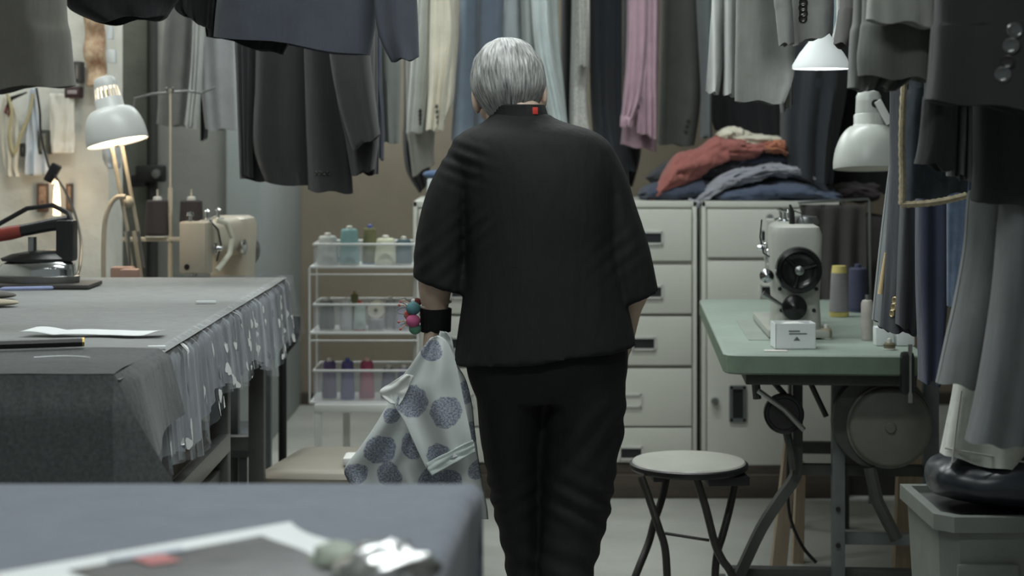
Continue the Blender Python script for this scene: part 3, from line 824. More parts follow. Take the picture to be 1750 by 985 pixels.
# yellow tape measure loops, dark scissors and small frames on nails
tp = [P(12, 160, WY - 0.03), P(20, 190, WY - 0.03), P(16, 230, WY - 0.03), P(24, 262, WY - 0.03), P(36, 230, WY - 0.03), P(50, 195, WY - 0.03), P(56, 160, WY - 0.03)]
tag(MB().tube([Vector(q) for q in spl([tuple(p) for p in tp], 6)], 0.006, 6).build('tape_measure', mat('tape_yellow', (176, 166, 128), 0.7)), 'yellowed tape measure looped on a nail on the pier', 'tape measure')
for k, (x0, y0, x1, y1, col, nm, lab, cat) in enumerate((
        (66, 222, 85, 264, (62, 66, 60), 'wall_switch', 'dark switch box on the whitewashed pier beside the pale cloth', 'switch'),
        (36, 245, 46, 268, (40, 40, 38), 'dark_bobbin', 'small dark bobbin hanging on the pier', 'bobbin'),
        (112, 148, 138, 168, (66, 46, 48), 'picture_frame', 'small dark picture frame under the brown grey coat', 'picture frame'),
        (126, 105, 140, 142, (70, 68, 68), 'dark_tin', 'small dark tin on the pier beside the coat hem', 'tin'))):
    a = P(x0, y0, WY); b2 = P(x1, y1, WY)
    r = empty(nm, ((a.x + b2.x) / 2, WY + 0.03, b2.z), lab, cat)
    MB().span((a.x, WY - 0.02, b2.z), (b2.x, WY + 0.045, a.z), bev=0.006).build('body', mat('wallthing%d' % k, col, 0.6, var=0.2, scale=30), r)
    MB().span((a.x + 0.012, WY - 0.026, b2.z + 0.014), (b2.x - 0.008, WY - 0.019, a.z - 0.014), bev=0.002).build('front', mat('wallfront%d' % k, [(110, 108, 98), (90, 90, 86), (150, 140, 140), (118, 112, 104)][k], 0.6, var=0.4, scale=40), r)
# scissors
sc0 = P(22, 168, WY - 0.02)
r = empty('scissors', sc0, 'red and black handled scissors hanging on the pier', 'scissors')
MB().tube([P(10, 185, WY - 0.02), P(20, 168, WY - 0.02), P(46, 158, WY - 0.02)], [0.004, 0.008, 0.003], 6).build('blade', M_black, r)
MB().tube([P(12, 183, WY - 0.02), P(9, 192, WY - 0.02), P(14, 196, WY - 0.02), P(19, 188, WY - 0.02), P(15, 182, WY - 0.02)], 0.006, 6).build('handle', mat('dull_red', (122, 70, 70), 0.5), r)
# small blue and pink card at the very edge
o = MB().span(P(-6, 198, WY - 0.01), P(4, 222, WY + 0.04), bev=0.002).build('printed_card', mat('card_blue', (120, 168, 200), 0.6, col2=(190, 130, 150), scale=14))
tag(o, 'small blue and pink card at the far left edge of the pier', 'card')
# mottled wooden strap board
def strap(u, v):
    yy = lerp(18, 148, v)
    xl = lerp(143, 150, v) + 2 * math.sin(v * 9); xr = lerp(178, 181, v)
    p = P(lerp(xl, xr, u), yy, 6.12)
    return Vector((p.x, 6.12 - 0.012 * math.sin(u * PI) - 0.01 * math.sin(v * 14), p.z))
tag(MB().grid(strap, 8, 30).build('fabric_swatches', mat('mottled_brown', (200, 180, 150), 0.8, col2=(132, 84, 60), scale=18, var=0.3), solid=0.01), 'strip of mottled brown and cream swatches hanging above the desk lamp', 'swatches')
for k, (xa, ya, xb, yb) in enumerate(((181, 42, 195, 68), (182, 85, 200, 108))):
    o = MB().span(P(xa, ya, 6.13), P(xb, yb, 6.16), bev=0.002).build('paper_note', M_paper)
    tag(o, ['pale paper note beside the swatch strip, the upper one', 'pale paper note beside the swatch strip, the lower one'][k], 'note')
# warm candle bulb between two dark little pictures
bp = P(97, 340, 6.02)
r = empty('wall_bulb', bp, 'glowing slim bulb on the whitewashed pier behind the iron', 'bulb')
MB().lathe([(0.0, -0.06), (0.012, -0.058), (0.013, -0.02), (0.010, 0.03), (0.004, 0.062), (0, 0.066)], bp, 'Z', 14).build('glass', mat('warm_bulb', (255, 236, 205), 0.4, var=0, emit=(255, 214, 160), estr=7.0), r)
MB().lathe([(0.0, -0.10), (0.018, -0.10), (0.018, -0.058), (0, -0.058)], bp, 'Z', 14).build('socket', M_white, r)
MB().tube([bp - Vector((0, 0, 0.08)), bp + Vector((0, 0.12, -0.08))], 0.01, 8).build('bracket', M_white, r)
ld = bpy.data.lights.new('wall_bulb_light', 'POINT'); ld.energy = 0.85; ld.color = (1.0, 0.72, 0.42); ld.shadow_soft_size = 0.03
lo = bpy.data.objects.new('wall_bulb_light', ld); lo.location = (0, -0.02, 0.04); COL.objects.link(lo); lo.parent = r
for k, (xa, xb) in enumerate(((62, 84), (112, 126))):
    r = empty('small_picture', P((xa + xb) / 2, 362, WY), ['small dark picture left of the glowing bulb', 'small dark picture right of the glowing bulb'][k], 'picture')
    MB().span(P(xa, 314, WY), P(xb, 362, WY + 0.045), bev=0.004).build('frame', mat('picture_dark', (92, 72, 60), 0.7), r)
    MB().span(P(xa + 4, 319, WY - 0.006), P(xb - 4, 357, WY + 0.01), bev=0.002).build('print', mat('picture_print', (168, 140, 118), 0.7, col2=(70, 52, 46), scale=40), r)

# ================================================================== SPOOL RACK, BENCH, HASSOCK
RY0, RY1 = 6.05, 6.28
rx0, rx1 = P(529, 0, 6.05).x, P(716, 0, 6.05).x
def rz(y): return P(0, y, 6.05).z
BZ = rz(690)
r = empty('white_bench', ((rx0 + rx1) / 2, 6.17, 0), 'low white bench under the spool rack', 'bench')
bx0, bx1 = P(537, 0, 6.03).x, P(690, 0, 6.03).x
MB().span((bx0, 6.02, BZ - 0.028), (bx1, 6.30, BZ), bev=0.004).build('bench_top', M_white, r)
for (xx, yy) in ((bx0 + 0.013, 6.035), (bx1 - 0.013, 6.035), (bx0 + 0.09, 6.285), (bx1 - 0.013, 6.285)):
    MB().span((xx - 0.012, yy - 0.012, 0), (xx + 0.012, yy + 0.012, BZ - 0.027)).build('leg', M_white, r)

r = empty('spool_rack', ((rx0 + rx1) / 2, 6.165, BZ + 0.001), 'white wire rack of three clear baskets full of thread spools', 'rack')
M_wire = mat('white_wire', (214, 216, 214), 0.4, var=0.03)
M_mesh = mat('clear_basket', (205, 210, 214), 0.35, alpha=0.20, var=0.04)
for xx in (rx0, rx1 - 0.004):
    for yy in (RY0, RY1):
        MB().tube([(xx, yy, BZ + 0.001), (xx, yy, rz(458))], 0.004, 8).build('post', M_wire, r)
for (yt, yb) in ((418, 456), (521, 569), (634, 688)):
    zt, zb_ = rz(yt), rz(yb)
    ins = 0.014
    bk = MB()
    bk.span((rx0 + ins, RY0 + 0.004, zb_ + 0.004), (rx1 - ins, RY0 + 0.007, zt - 0.006))
    bk.span((rx0 + ins, RY1 - 0.007, zb_ + 0.004), (rx1 - ins, RY1 - 0.004, zt - 0.006))
    bk.span((rx0 + ins, RY0 + 0.008, zb_ + 0.004), (rx0 + ins + 0.003, RY1 - 0.008, zt - 0.006))
    bk.span((rx1 - ins - 0.003, RY0 + 0.008, zb_ + 0.004), (rx1 - ins, RY1 - 0.008, zt - 0.006))
    bo = bk.build('basket', M_mesh, r, smooth=False)
    MB().tube([(rx0 + ins, RY0, zt), (rx1 - ins, RY0, zt), (rx1 - ins, RY1, zt), (rx0 + ins, RY1, zt), (rx0 + ins, RY0, zt)], 0.0045, 8).build('rim_wire', M_wire, bo)
    sh = MB().span((rx0, RY0 - 0.004, zb_ - 0.006), (rx1, RY1 + 0.002, zb_ + 0.002), bev=0.002)
    sh.build('shelf', M_wire, r)
    if yb < 680:
        MB().tube([(rx0, RY0, zb_ - 0.028), (rx1, RY0, zb_ - 0.028)], 0.003, 6).build('cross_wire', M_wire, r)

def thm(name, col): return mat('thread_' + name, col, 0.8, var=0.12, scale=25, stretch=(1, 1, 14))
TH = {'white': (196, 200, 196), 'teal': (130, 166, 166), 'olive': (112, 112, 78), 'cream': (206, 208, 182), 'darkteal': (66, 88, 94),
      'dkgrey': (92, 94, 92), 'silver': (176, 178, 178), 'palemint': (178, 192, 186), 'ivory': (214, 208, 192), 'midgrey': (140, 140, 142), 'lavender': (150, 148, 168),
      'purple': (84, 70, 104), 'violet': (82, 76, 122), 'magenta': (150, 66, 92), 'plum': (70, 62, 88), 'indigo': (80, 74, 130)}
def spool(x, y_top, tier_yb, w_px, key, label, dy=0.06, tip=None, group=None):
    z = rz(tier_yb) + 0.0035; yy = RY0 + dy
    h = P(0, y_top, yy).z - z - 0.010
    r0 = w_px / 2 / F * yy
    cone('thread_spool', label, P(x, 0, yy).x, yy, z, h, r0, r0 * 0.78, thm(key, TH[key]), tip or M_core, group)
g1, g2, g3 = 'spools in the top basket', 'spools in the middle basket', 'spools in the bottom basket'
M_tipb = mat('tip_blue', (70, 92, 160), 0.5); M_tipr = mat('tip_red', (176, 72, 62), 0.5); M_tipo = mat('tip_ochre', (150, 126, 70), 0.6); M_tipp = mat('tip_pink', (220, 180, 176), 0.5)
spool(560, 396, 456, 38, 'white', 'off-white thread spool at the left of the top basket', group=g1)
spool(597, 384, 456, 36, 'teal', 'tall pale teal thread spool in the top basket', group=g1)
spool(632, 382, 456, 27, 'olive', 'olive thread spool with a blue tip in the top basket', dy=0.11, tip=M_tipb, group=g1)
spool(659, 400, 456, 38, 'cream', 'pale cream green thread spool in the top basket', dy=0.055, group=g1)
spool(690, 402, 456, 30, 'darkteal', 'dark teal thread spool at the right of the top basket', group=g1)
spool(559, 506, 569, 27, 'dkgrey', 'dark grey thread spool at the left of the middle basket', group=g2)
spool(592, 507, 569, 24, 'silver', 'silver grey thread spool in the middle basket', group=g2)
spool(606, 496, 569, 16, 'olive', 'ochre tipped spool at the back of the middle basket', dy=0.15, tip=M_tipo, group=g2)
spool(615, 511, 569, 22, 'palemint', 'pale mint thread spool with a red tip in the middle basket', dy=0.05, tip=M_tipr, group=g2)
spool(668, 505, 569, 22, 'midgrey', 'mid grey thread spool in the middle basket', dy=0.1, group=g2)
spool(688, 508, 569, 24, 'lavender', 'greyish lavender thread spool in the middle basket', group=g2)
spool(563, 610, 688, 26, 'purple', 'purple thread spool at the left of the bottom basket', group=g3)
spool(594, 610, 688, 25, 'violet', 'violet thread spool with a blue tip in the bottom basket', tip=M_tipb, group=g3)
spool(627, 610, 688, 27, 'magenta', 'magenta pink thread spool in the bottom basket', tip=M_tipp, group=g3)
spool(664, 622, 688, 26, 'plum', 'short plum thread spool in the bottom basket', group=g3)
spool(690, 622, 688, 24, 'indigo', 'indigo thread spool at the right of the bottom basket', group=g3)
# one spool lying with its flat end to the viewer
c = P(643, 521, RY0 + 0.06)
r = empty('thread_spool', Vector((c.x, c.y, rz(521))), 'ivory spool lying on its side with its round end showing', 'thread cone', g2)
r.location.z = rz(569) + 0.022 + 0.055
MB().lathe([(0, -0.02), (0.03, -0.02), (0.03, -0.014), (0.024, -0.012), (0.024, 0.05), (0.03, 0.052), (0.03, 0.058), (0, 0.058)], (0, 0, 0), 'Y', 22).build('thread', thm('ivory', TH['ivory']), r, local=True)
MB().lathe([(0, -0.024), (0.007, -0.024), (0.007, -0.019), (0, -0.019)], (0, 0, 0), 'Y', 12).build('core_hole', mat('core_hole', (88, 84, 40), 0.7), r, local=True)
cone('thread_spool', 'grey spool standing under the ivory one in the middle basket', c.x, c.y, rz(569) + 0.0035, 0.05, 0.03, 0.029, thm('midgrey', TH['midgrey']), M_core, g2)

# beige padded hassock
M_vinyl = mat('beige_vinyl', (132, 126, 114), 0.5, var=0.06, scale=4)
hz = 0.35
r = empty('hassock', (-0.45, 5.12, 0), 'beige vinyl hassock with padded lid on the floor', 'hassock')
hm = MB(); rings = []
def rrect(z, gx, gy):
    pts = []
    a = [Vector((-0.735 + gx, 4.90 + gy, z)), Vector((-0.20 - gx, 4.86 + gy, z)), Vector((-0.13 - gx, 5.32 - gy, z)), Vector((-0.655 + gx, 5.34 - gy, z))]
    for k in range(4):
        p0 = a[k]; p1 = a[(k + 1) % 4]; pm = a[k - 1]
        cr = 0.05
        d1 = (pm - p0).normalized() * cr; d2 = (p1 - p0).normalized() * cr
        for t in (0, 0.25, 0.5, 0.75, 1):
            pts.append(p0 + d1 * (1 - t) ** 2 + d2 * t ** 2)
    return pts
hm.loft([rrect(0.0, 0.004, 0.004), rrect(hz - 0.085, 0.004, 0.004)]); hm.build('body', M_vinyl, r)
MB().loft([rrect(hz - 0.083, 0.006, 0.006), rrect(hz - 0.078, -0.004, -0.004), rrect(hz - 0.02, -0.006, -0.006), rrect(hz - 0.006, 0.006, 0.006), rrect(hz, 0.05, 0.05), rrect(hz + 0.004, 0.14, 0.14)]).build('padded_lid', M_vinyl, r)
# white folded cloth on hassock
o = MB().box((0, 0, 0.012), (0.10, 0.10, 0.024), bev=0.009).build('folded_cloth', cloth('white_cotton', (216, 218, 214)))
o.location = (P(617, 0, 5.0).x, 5.0, hz + 0.0045); tag(o, 'small folded white cloth on the hassock lid', 'cloth')

# black bent tube frame standing behind the table corner
r = empty('tube_trolley', (P(482, 0, 5.5).x, 5.5, 0), 'black bent tube trolley handle behind the cutting table corner', 'trolley')
for k, dx in enumerate((0.0, -0.36)):
    bx = P(483, 0, 5.5).x + dx; zk = 1.0 if k == 0 else 0.86
    MB().tube(spl([(bx, 5.5, 0.03), (bx, 5.5, 0.5), (bx, 5.5, P(0, 612, 5.5).z * zk), (bx + 0.012, 5.5, P(0, 597, 5.5).z * zk), (bx + 0.04, 5.5, P(0, 576, 5.5).z * zk), (bx + 0.045, 5.5, P(0, 540, 5.5).z * zk)], 4), 0.0135, 10).build('tube', M_black, r)
MB().tube([(P(483, 0, 5.5).x, 5.5, 0.04), (P(483, 0, 5.5).x - 0.36, 5.5, 0.04)], 0.0135, 10).build('cross_tube', M_black, r)
for dx in (0.0, -0.36):
    MB().lathe([(0, -0.01), (0.03, -0.01), (0.03, 0.01), (0, 0.01)], (P(483, 0, 5.5).x + dx, 5.5, 0.031), 'X', 16).build('wheel', M_black, r)
# grey pail-like motor under the cutting table far end
r = empty('low_shelf', (-0.80, 5.35, 0), 'grey low shelf unit under the far end of the cutting table', 'shelf unit')
MB().span((-1.15, 5.16, 0.34), (-0.80, 5.48, 0.40), bev=0.004).build('shelf', M_ironleg, r)
for (a, b2) in ((-1.13, 5.18), (-0.82, 5.18), (-1.13, 5.46), (-0.82, 5.46)):
    MB().span((a - 0.012, b2 - 0.012, 0), (a + 0.012, b2 + 0.012, 0.34)).build('leg', M_ironleg, r)

# ================================================================== GREEN SEWING TABLE (right)
AX = math.atan2(0.105, 1.55)                 # slight turn of the table
r = empty('green_sewing_table', (P(1237, 0, 4.42).x, 4.42, 0), 'worn mint green sewing table on a dark iron stand', 'sewing table', rz=-AX)
M_green = mat('mint_laminate', (144, 157, 147), 0.5, var=0.10, scale=5)
M_gedge = mat('green_edge', (104, 120, 104), 0.6, var=0.16, scale=14)
TW, TL, GZ = 0.525, 1.53, 0.75
def outl(z, g):
    pts = []
    cs = [(g, g), (TW - g, g), (TW - g, TL - g), (g, TL - g)]
    for k, (x, y) in enumerate(cs):
        sx_ = 1 if x < TW / 2 else -1; sy_ = 1 if y < TL / 2 else -1
        cr = 0.035
        al = [(0, cr), (0.3 * cr, 0.3 * cr), (cr, 0)] if (sx_ * sy_ > 0) else [(cr, 0), (0.3 * cr, 0.3 * cr), (0, cr)]
        for (ax_, ay_) in al: pts.append(Vector((x + sx_ * ax_, y + sy_ * ay_, z)))
    return pts
MB().loft([outl(GZ - 0.055, 0.006), outl(GZ - 0.05, 0), outl(GZ - 0.006, 0)]).build('edge_band', M_gedge, r, local=True)
MB().loft([outl(GZ - 0.0059, 0), outl(GZ - 0.002, 0.002), outl(GZ, 0.006)]).build('laminate_top', M_green, r, local=True)
MB().span((0.085, 0.30, GZ + 0.0002), (0.27, 0.82, GZ + 0.002)).build('machine_plate', mat('plate_grey', (152, 160, 152), 0.4), r, local=True)
M_cast = mat('dark_cast_iron', (62, 63, 61), 0.55, var=0.2, scale=14)
MB().span((0.06, 0.05, GZ - 0.088), (TW - 0.02, TL - 0.1, GZ - 0.056), bev=0.004).build('apron', M_cast, r, local=True)
# front stand: bowed leg and grey upright
lp = []
for (x, y) in ((1362, 650), (1362, 790), (1356, 820), (1335, 850), (1300, 905), (1262, 985), (1230, 1040)):
    q = P(x, y, 4.62); lp.append(q)
R2 = Matrix.Rotation(AX, 3, 'Z')
def loc(p): return R2 @ (Vector(p) - Vector(r.location))
def bar(pts, wx, wy):
    rings = []
    for i, p in enumerate(pts):
        t = (Vector(pts[min(i + 1, len(pts) - 1)]) - Vector(pts[max(0, i - 1)])).normalized()
        n = Vector((t.z, 0, -t.x)).normalized(); y_ = Vector((0, 1, 0))
        rings.append([Vector(p) + n * wx / 2 * a + y_ * wy / 2 * b_ for a, b_ in ((-1, -1), (1, -1), (1, 1), (-1, 1))])
    return MB().loft(rings)
bar([loc(Vector(q)) for q in spl([tuple(p) for p in lp], 4)], 0.026, 0.045).build('bowed_leg', M_cast, r, local=True)
upx = loc(P(1432, 650, 4.58))
MB().span((upx.x - 0.017, upx.y - 0.02, 0.02), (upx.x + 0.017, upx.y + 0.02, GZ - 0.087), bev=0.003).build('upright', M_ironleg, r, local=True)
for (yy) in (720, 850, 912):
    q = loc(P(1432, yy + 20, 4.56)); MB().lathe([(0, 0), (0.007, 0), (0.005, 0.006), (0, 0.007)], (q.x, q.y - 0.006, q.z), 'Y', 8).build('bolt', M_black, r, local=True)
ufx = loc(P(1590, 650, 4.58))
MB().span((ufx.x - 0.02, ufx.y - 0.02, 0.02), (ufx.x + 0.02, ufx.y + 0.02, GZ - 0.087), bev=0.003).build('upright', M_ironleg, r, local=True)
a = loc(P(1365, 802, 4.62)); b2 = loc(P(1430, 802, 4.62))
MB().span((a.x, a.y - 0.015, a.z - 0.014), (ufx.x, a.y + 0.015, a.z + 0.014)).build('cross_bar', M_cast, r, local=True)
a = loc(P(1250, 970, 4.66)); 
MB().span((a.x, a.y - 0.02, 0.10), (ufx.x, a.y + 0.02, 0.135), bev=0.003).build('foot_bar', M_cast, r, local=True)
a = loc(P(1440, 920, 4.62))
MB().span((a.x, a.y - 0.015, a.z - 0.014), (ufx.x, a.y + 0.015, a.z + 0.014)).build('cross_bar', M_ironleg, r, local=True)
# rear frame
for xx in (0.31, TW - 0.05):
    MB().span((xx - 0.018, TL - 0.22, 0.0), (xx + 0.018, TL - 0.18, GZ - 0.087), bev=0.003).build('rear_leg', M_cast, r, local=True)
for xx in (0.02, TW - 0.04):
    MB().span((xx - 0.02, 0.12, 0.0), (xx + 0.02, 0.62, 0.02), bev=0.003).build('runner', M_cast, r, local=True)
MB().span((0.31, TL - 0.21, 0.25), (TW - 0.06, TL - 0.19, 0.29)).build('rear_rail', M_cast, r, local=True)
# drive wheel with crank rod
wc = loc(P(1340, 708, 4.52))
wo = MB().lathe([(0, 0), (0.04, 0.0), (0.043, 0.004), (0.048, 0.004), (0.053, -0.004), (0.053, 0.022), (0.048, 0.024), (0.02, 0.024), (0, 0.024)], wc, 'Y', 36).build('drive_wheel', mat('wheel_black', (40, 40, 39), 0.6), r, local=True)
MB().tube([loc(P(1296, 668, 4.49)), loc(P(1340, 700, 4.49)), loc(P(1374, 735, 4.49))], 0.007, 8).build('crank_rod', M_steel, wo, local=True)
MB().tube([loc(P(1290, 638, 4.54)), loc(P(1294, 682, 4.54))], 0.012, 8).build('bracket', M_cast, r, local=True)
MB().tube([loc(P(1308, 638, 4.56)), loc(P(1350, 685, 4.56))], 0.008, 8).build('linkage', M_cast, r, local=True)
MB().tube([loc(P(1376, 636, 4.64)), loc(P(1412, 712, 4.64))], 0.008, 8).build('linkage', M_cast, r, local=True)
MB().tube([loc(P(1345, 742, 4.56)), loc(P(1352, 768, 4.56)), loc(P(1356, 800, 4.58))], 0.012, 8).build('linkage', M_cast, r, local=True)
# clutch motor
mc = loc(P(1522, 732, 4.48))
mo = MB().lathe([(0, 0), (0.095, 0), (0.102, 0.004), (0.106, 0.012), (0.106, 0.02), (0.112, 0.022), (0.116, 0.05), (0.118, 0.12), (0.10, 0.17), (0.05, 0.19), (0, 0.19)], mc, 'Y', 44).build('clutch_motor', mat('motor_grey', (98, 98, 92), 0.55, var=0.12, scale=12), r, local=True)
MB().lathe([(0, -0.006), (0.012, -0.006), (0.015, -0.002), (0.016, 0.003), (0, 0.003)], mc, 'Y', 24).build('motor_cap', mat('motor_grey2', (92, 92, 87), 0.6), mo, local=True)
MB().lathe([(0.0, 0.03), (0.128, 0.03), (0.132, 0.06), (0.128, 0.09), (0, 0.09)], mc + Vector((-0.018, 0, 0.012)), 'Y', 44).build('belt_guard', M_cast, mo, local=True)
MB().span((mc.x - 0.05, mc.y + 0.06, mc.z + 0.09), (mc.x + 0.05, mc.y + 0.15, GZ - 0.087), bev=0.006).build('motor_mount', M_cast, mo, local=True)
MB().tube([mc + Vector((-0.05, 0.03, -0.11)), mc + Vector((-0.03, 0.03, -0.2)), mc + Vector((0.02, 0.03, -0.3))], 0.018, 8).build('clutch_lever', M_cast, mo, local=True)
# cable drooping to floor
cpts = [P(1348, 760, 4.7), P(1346, 840, 4.75), P(1352, 890, 4.8), P(1372, 935, 4.85), P(1395, 962, 4.85)]
tag(MB().tube([Vector(q) for q in spl([tuple(p) for p in cpts], 6)], 0.005, 6).build('floor_cable', M_black), 'black cable drooping under the green sewing table', 'cable')
# clamp lamp knob at right front corner
q = loc(P(1548, 618, 4.40))
MB().box((q.x, q.y - 0.02, GZ - 0.045), (0.035, 0.03, 0.11), bev=0.01).build('front_clamp', M_blackp, r, local=True)
MB().tube([(q.x + 0.006, q.y - 0.03, GZ + 0.03), (q.x + 0.006, q.y - 0.03, GZ - 0.12)], 0.006, 8).build('clamp_screw', M_chrome, r, local=True)
# pine props below
for k, (pts, lab) in enumerate(((((1352, 745), (1332, 950)), 'raw pine prop leaning under the green table near the drive wheel'),
                                (((1368, 790), (1364, 915)), 'raw pine prop standing behind the bowed iron leg'),
                                (((1560, 700), (1556, 985)), 'raw pine prop behind the round clutch motor'))):
    dd = [4.9, 5.25, 5.1][k]
    a = P(*pts[0], dd); b2 = P(*pts[1], dd); w1 = [0.017, 0.013, 0.04][k]
    n = (a - b2); b2 = a - n * (a.z / max(0.01, n.z)) if k != 9 else b2
    rings = []
    for (c_, w2) in ((b2, w1 * 1.3), (a, w1)):
        rings.append([c_ + Vector((sx2 * w2, sy2 * 0.02, 0)) for sx2, sy2 in ((-1, -1), (1, -1), (1, 1), (-1, 1))])
    tag(MB().loft(rings).build('pine_prop', M_wood, smooth=False), lab, 'wooden prop')

# machine on the green table (hand wheel towards the camera)
whx = P(1369, 0, 4.70).x
m2 = machine('grey sewing machine on the green table, black hand wheel towards the camera', (whx + 0.025, 5.215, GZ + 0.0035), math.radians(-93), M_machg, mat('gloss_black', (20, 20, 21), 0.22, var=0.05), 0.315)
# bobbin winder, lever and small oil can on the machine
MB().lathe([(0, 0), (0.034, 0), (0.036, 0.006), (0.034, 0.014), (0.02, 0.018), (0.01, 0.024), (0, 0.025)], (0.47, -0.012, 0.085), 'X', 28).build('belt_pulley', MATS['gloss_black'], m2, local=True)
MB().tube([(0.47, -0.045, 0.09), (0.48, -0.085, 0.115), (0.48, -0.10, 0.125)], [0.005, 0.007, 0.009], 8).build('feed_lever', M_steel, m2, local=True)
MB().tube([(0.40, -0.01, 0.31), (0.40, -0.01, 0.35), (0.40, -0.016, 0.37)], [0.009, 0.007, 0.003], 8).build('thread_post', M_black, m2, local=True)
MB().tube([(0.40, -0.01, 0.355), (0.41, 0.015, 0.345), (0.42, 0.02, 0.32)], 0.002, 6).build('wire', M_black, m2, local=True)
MB().tube([(0.45, -0.10, 0.33), (0.45, -0.105, 0.28), (0.45, -0.095, 0.235), (0.45, -0.078, 0.225)], 0.0022, 6).build('wire', M_black, m2, local=True)
MB().lathe([(0.04, 0), (0.042, 0.006), (0.036, 0.022), (0.0, 0.026)], (0.36, 0.03, 0.312), 'Z', 20).build('oil_cap', M_steel, m2, local=True)
MB().lathe([(0, 0), (0.02, 0), (0.02, 0.006), (0.006, 0.01), (0.005, 0.03), (0, 0.03)], (0.43, -0.085, 0.17), 'X', 16).build('tension_disc', M_chrome, m2, local=True)

# white carton in front of the machine
bx = P(1360, 600, 4.50)
r = empty('white_carton', (bx.x, 4.545, GZ + 0.001), 'small white printed carton in front of the sewing machine', 'carton', rz=0.03)
cw, cd, ch = 0.108, 0.075, 0.068
bm_ = MB()
bm_.span((-cw / 2, -cd / 2, 0), (cw / 2, -cd / 2 + 0.002, ch)); bm_.span((-cw / 2, cd / 2 - 0.002, 0), (cw / 2, cd / 2, ch))
bm_.span((-cw / 2, -cd / 2, 0), (-cw / 2 + 0.002, cd / 2, ch)); bm_.span((cw / 2 - 0.002, -cd / 2, 0), (cw / 2, cd / 2, ch)); bm_.span((-cw / 2, -cd / 2, 0), (cw / 2, cd / 2, 0.002))
bm_.build('box_body', M_paper, r, local=True, smooth=False)
MB().ell((0, 0, ch - 0.016), (cw * 0.42, cd * 0.42, 0.017)).build('tissue', M_white, r, local=True)
M_ink = mat('grey_ink', (96, 100, 104), 0.7)
pr = MB()
pr.box((-0.004, -cd / 2 - 0.0006, ch * 0.70), (0.03, 0.0006, 0.0035)); pr.box((0.006, -cd / 2 - 0.0006, ch * 0.60), (0.048, 0.0006, 0.003))
pr.add([(0.003 - 0.009, -cd / 2 - 0.0007, ch * 0.33), (0.003 + 0.009, -cd / 2 - 0.0007, ch * 0.33), (0.003, -cd / 2 - 0.0007, ch * 0.50)], [(0, 1, 2)])
pr.build('printed_marks', M_ink, r, local=True, smooth=False)
# small paper slip left of the carton
o = MB().box((0, 0, 0.0008), (0.06, 0.03, 0.0012)).build('paper_slip', mat('pink_paper', (208, 202, 198), 0.8)); o.location = (P(1325, 0, 4.48).x, 4.475, GZ + 0.0005)
tag(o, 'pale paper slip beside the white carton on the green table', 'paper')

# spools on the green table
r = empty('thread_cone', (P(1434, 0, 5.35).x, 5.35, GZ + 0.001), 'grey thread cone with yellow ends on the green table', 'thread cone', 'cones on the green table')
hh = P(0, 455, 5.35).z - GZ
r0 = 0.031
MB().lathe([(0, 0.016), (r0, 0.016), (r0 * 0.8, hh - 0.022), (0, hh - 0.022)], (0, 0, 0), 'Z', 22).build('thread', thm('smoke', (138, 136, 138)), r, local=True)
M_yel = mat('cone_yellow', (206, 190, 116), 0.5)
MB().lathe([(0, hh - 0.023), (r0 * 0.78, hh - 0.023), (r0 * 0.7, hh), (0, hh)], (0, 0, 0), 'Z', 22).build('core_tip', M_yel, r, local=True)
MB().lathe([(0, 0), (r0 * 0.95, 0), (r0 * 1.02, 0.015), (0, 0.015)], (0, 0, 0), 'Z', 22).build('core_base', M_yel, r, local=True)
cone('thread_cone', 'navy thread cone behind the yellow ended cone', P(1466, 0, 5.5).x, 5.5, GZ + 0.001, P(0, 455, 5.5).z - GZ, 0.031, 0.028, thm('navy', (58, 60, 82)), thm('navy', (58, 60, 82)), 'cones on the green table')
r = empty('oil_can', (P(1482, 0, 4.72).x, 4.72, GZ + 0.001), 'slim white metal oil can on the green table', 'can')
hh = P(0, 512, 4.72).z - GZ
MB().lathe([(0, 0), (0.016, 0), (0.017, 0.004), (0.017, hh - 0.012), (0.013, hh - 0.003), (0, hh)], (0, 0, 0), 'Z', 18).build('body', mat('can_white', (178, 172, 166), 0.4, var=0.15, scale=20), r, local=True)
MB().lathe([(0, hh - 0.002), (0.007, hh - 0.002), (0.006, hh + 0.012), (0, hh + 0.012)], (0, 0, 0), 'Z', 12).build('cap', M_steel, r, local=True)
for k, (x, dd) in enumerate(((1412, 4.74), (1520, 4.50))):
    zc = GZ + 0.001
    cone('bobbin', ['small beige bobbin at the foot of the grey sewing machine', 'small olive bobbin at the right front of the green table'][k], P(x, 0, dd).x, dd, zc, [0.036, 0.024][k], 0.016, 0.015, thm('bob%d' % k, [(150, 140, 118), (112, 106, 84)][k]), M_core, None)
for k, x in enumerate((1512, 1548)):
    o = MB().span((-0.024, -0.02, 0), (0.024, 0.02, 0.05), bev=0.003).build('paper_packet', M_paper); o.location = (P(x, 0, 4.58).x, 4.60, GZ + 0.001)
    tag(o, ['white paper packet on the green table under the gold buttons', 'white paper packet by the black table clamp'][k], 'packet')

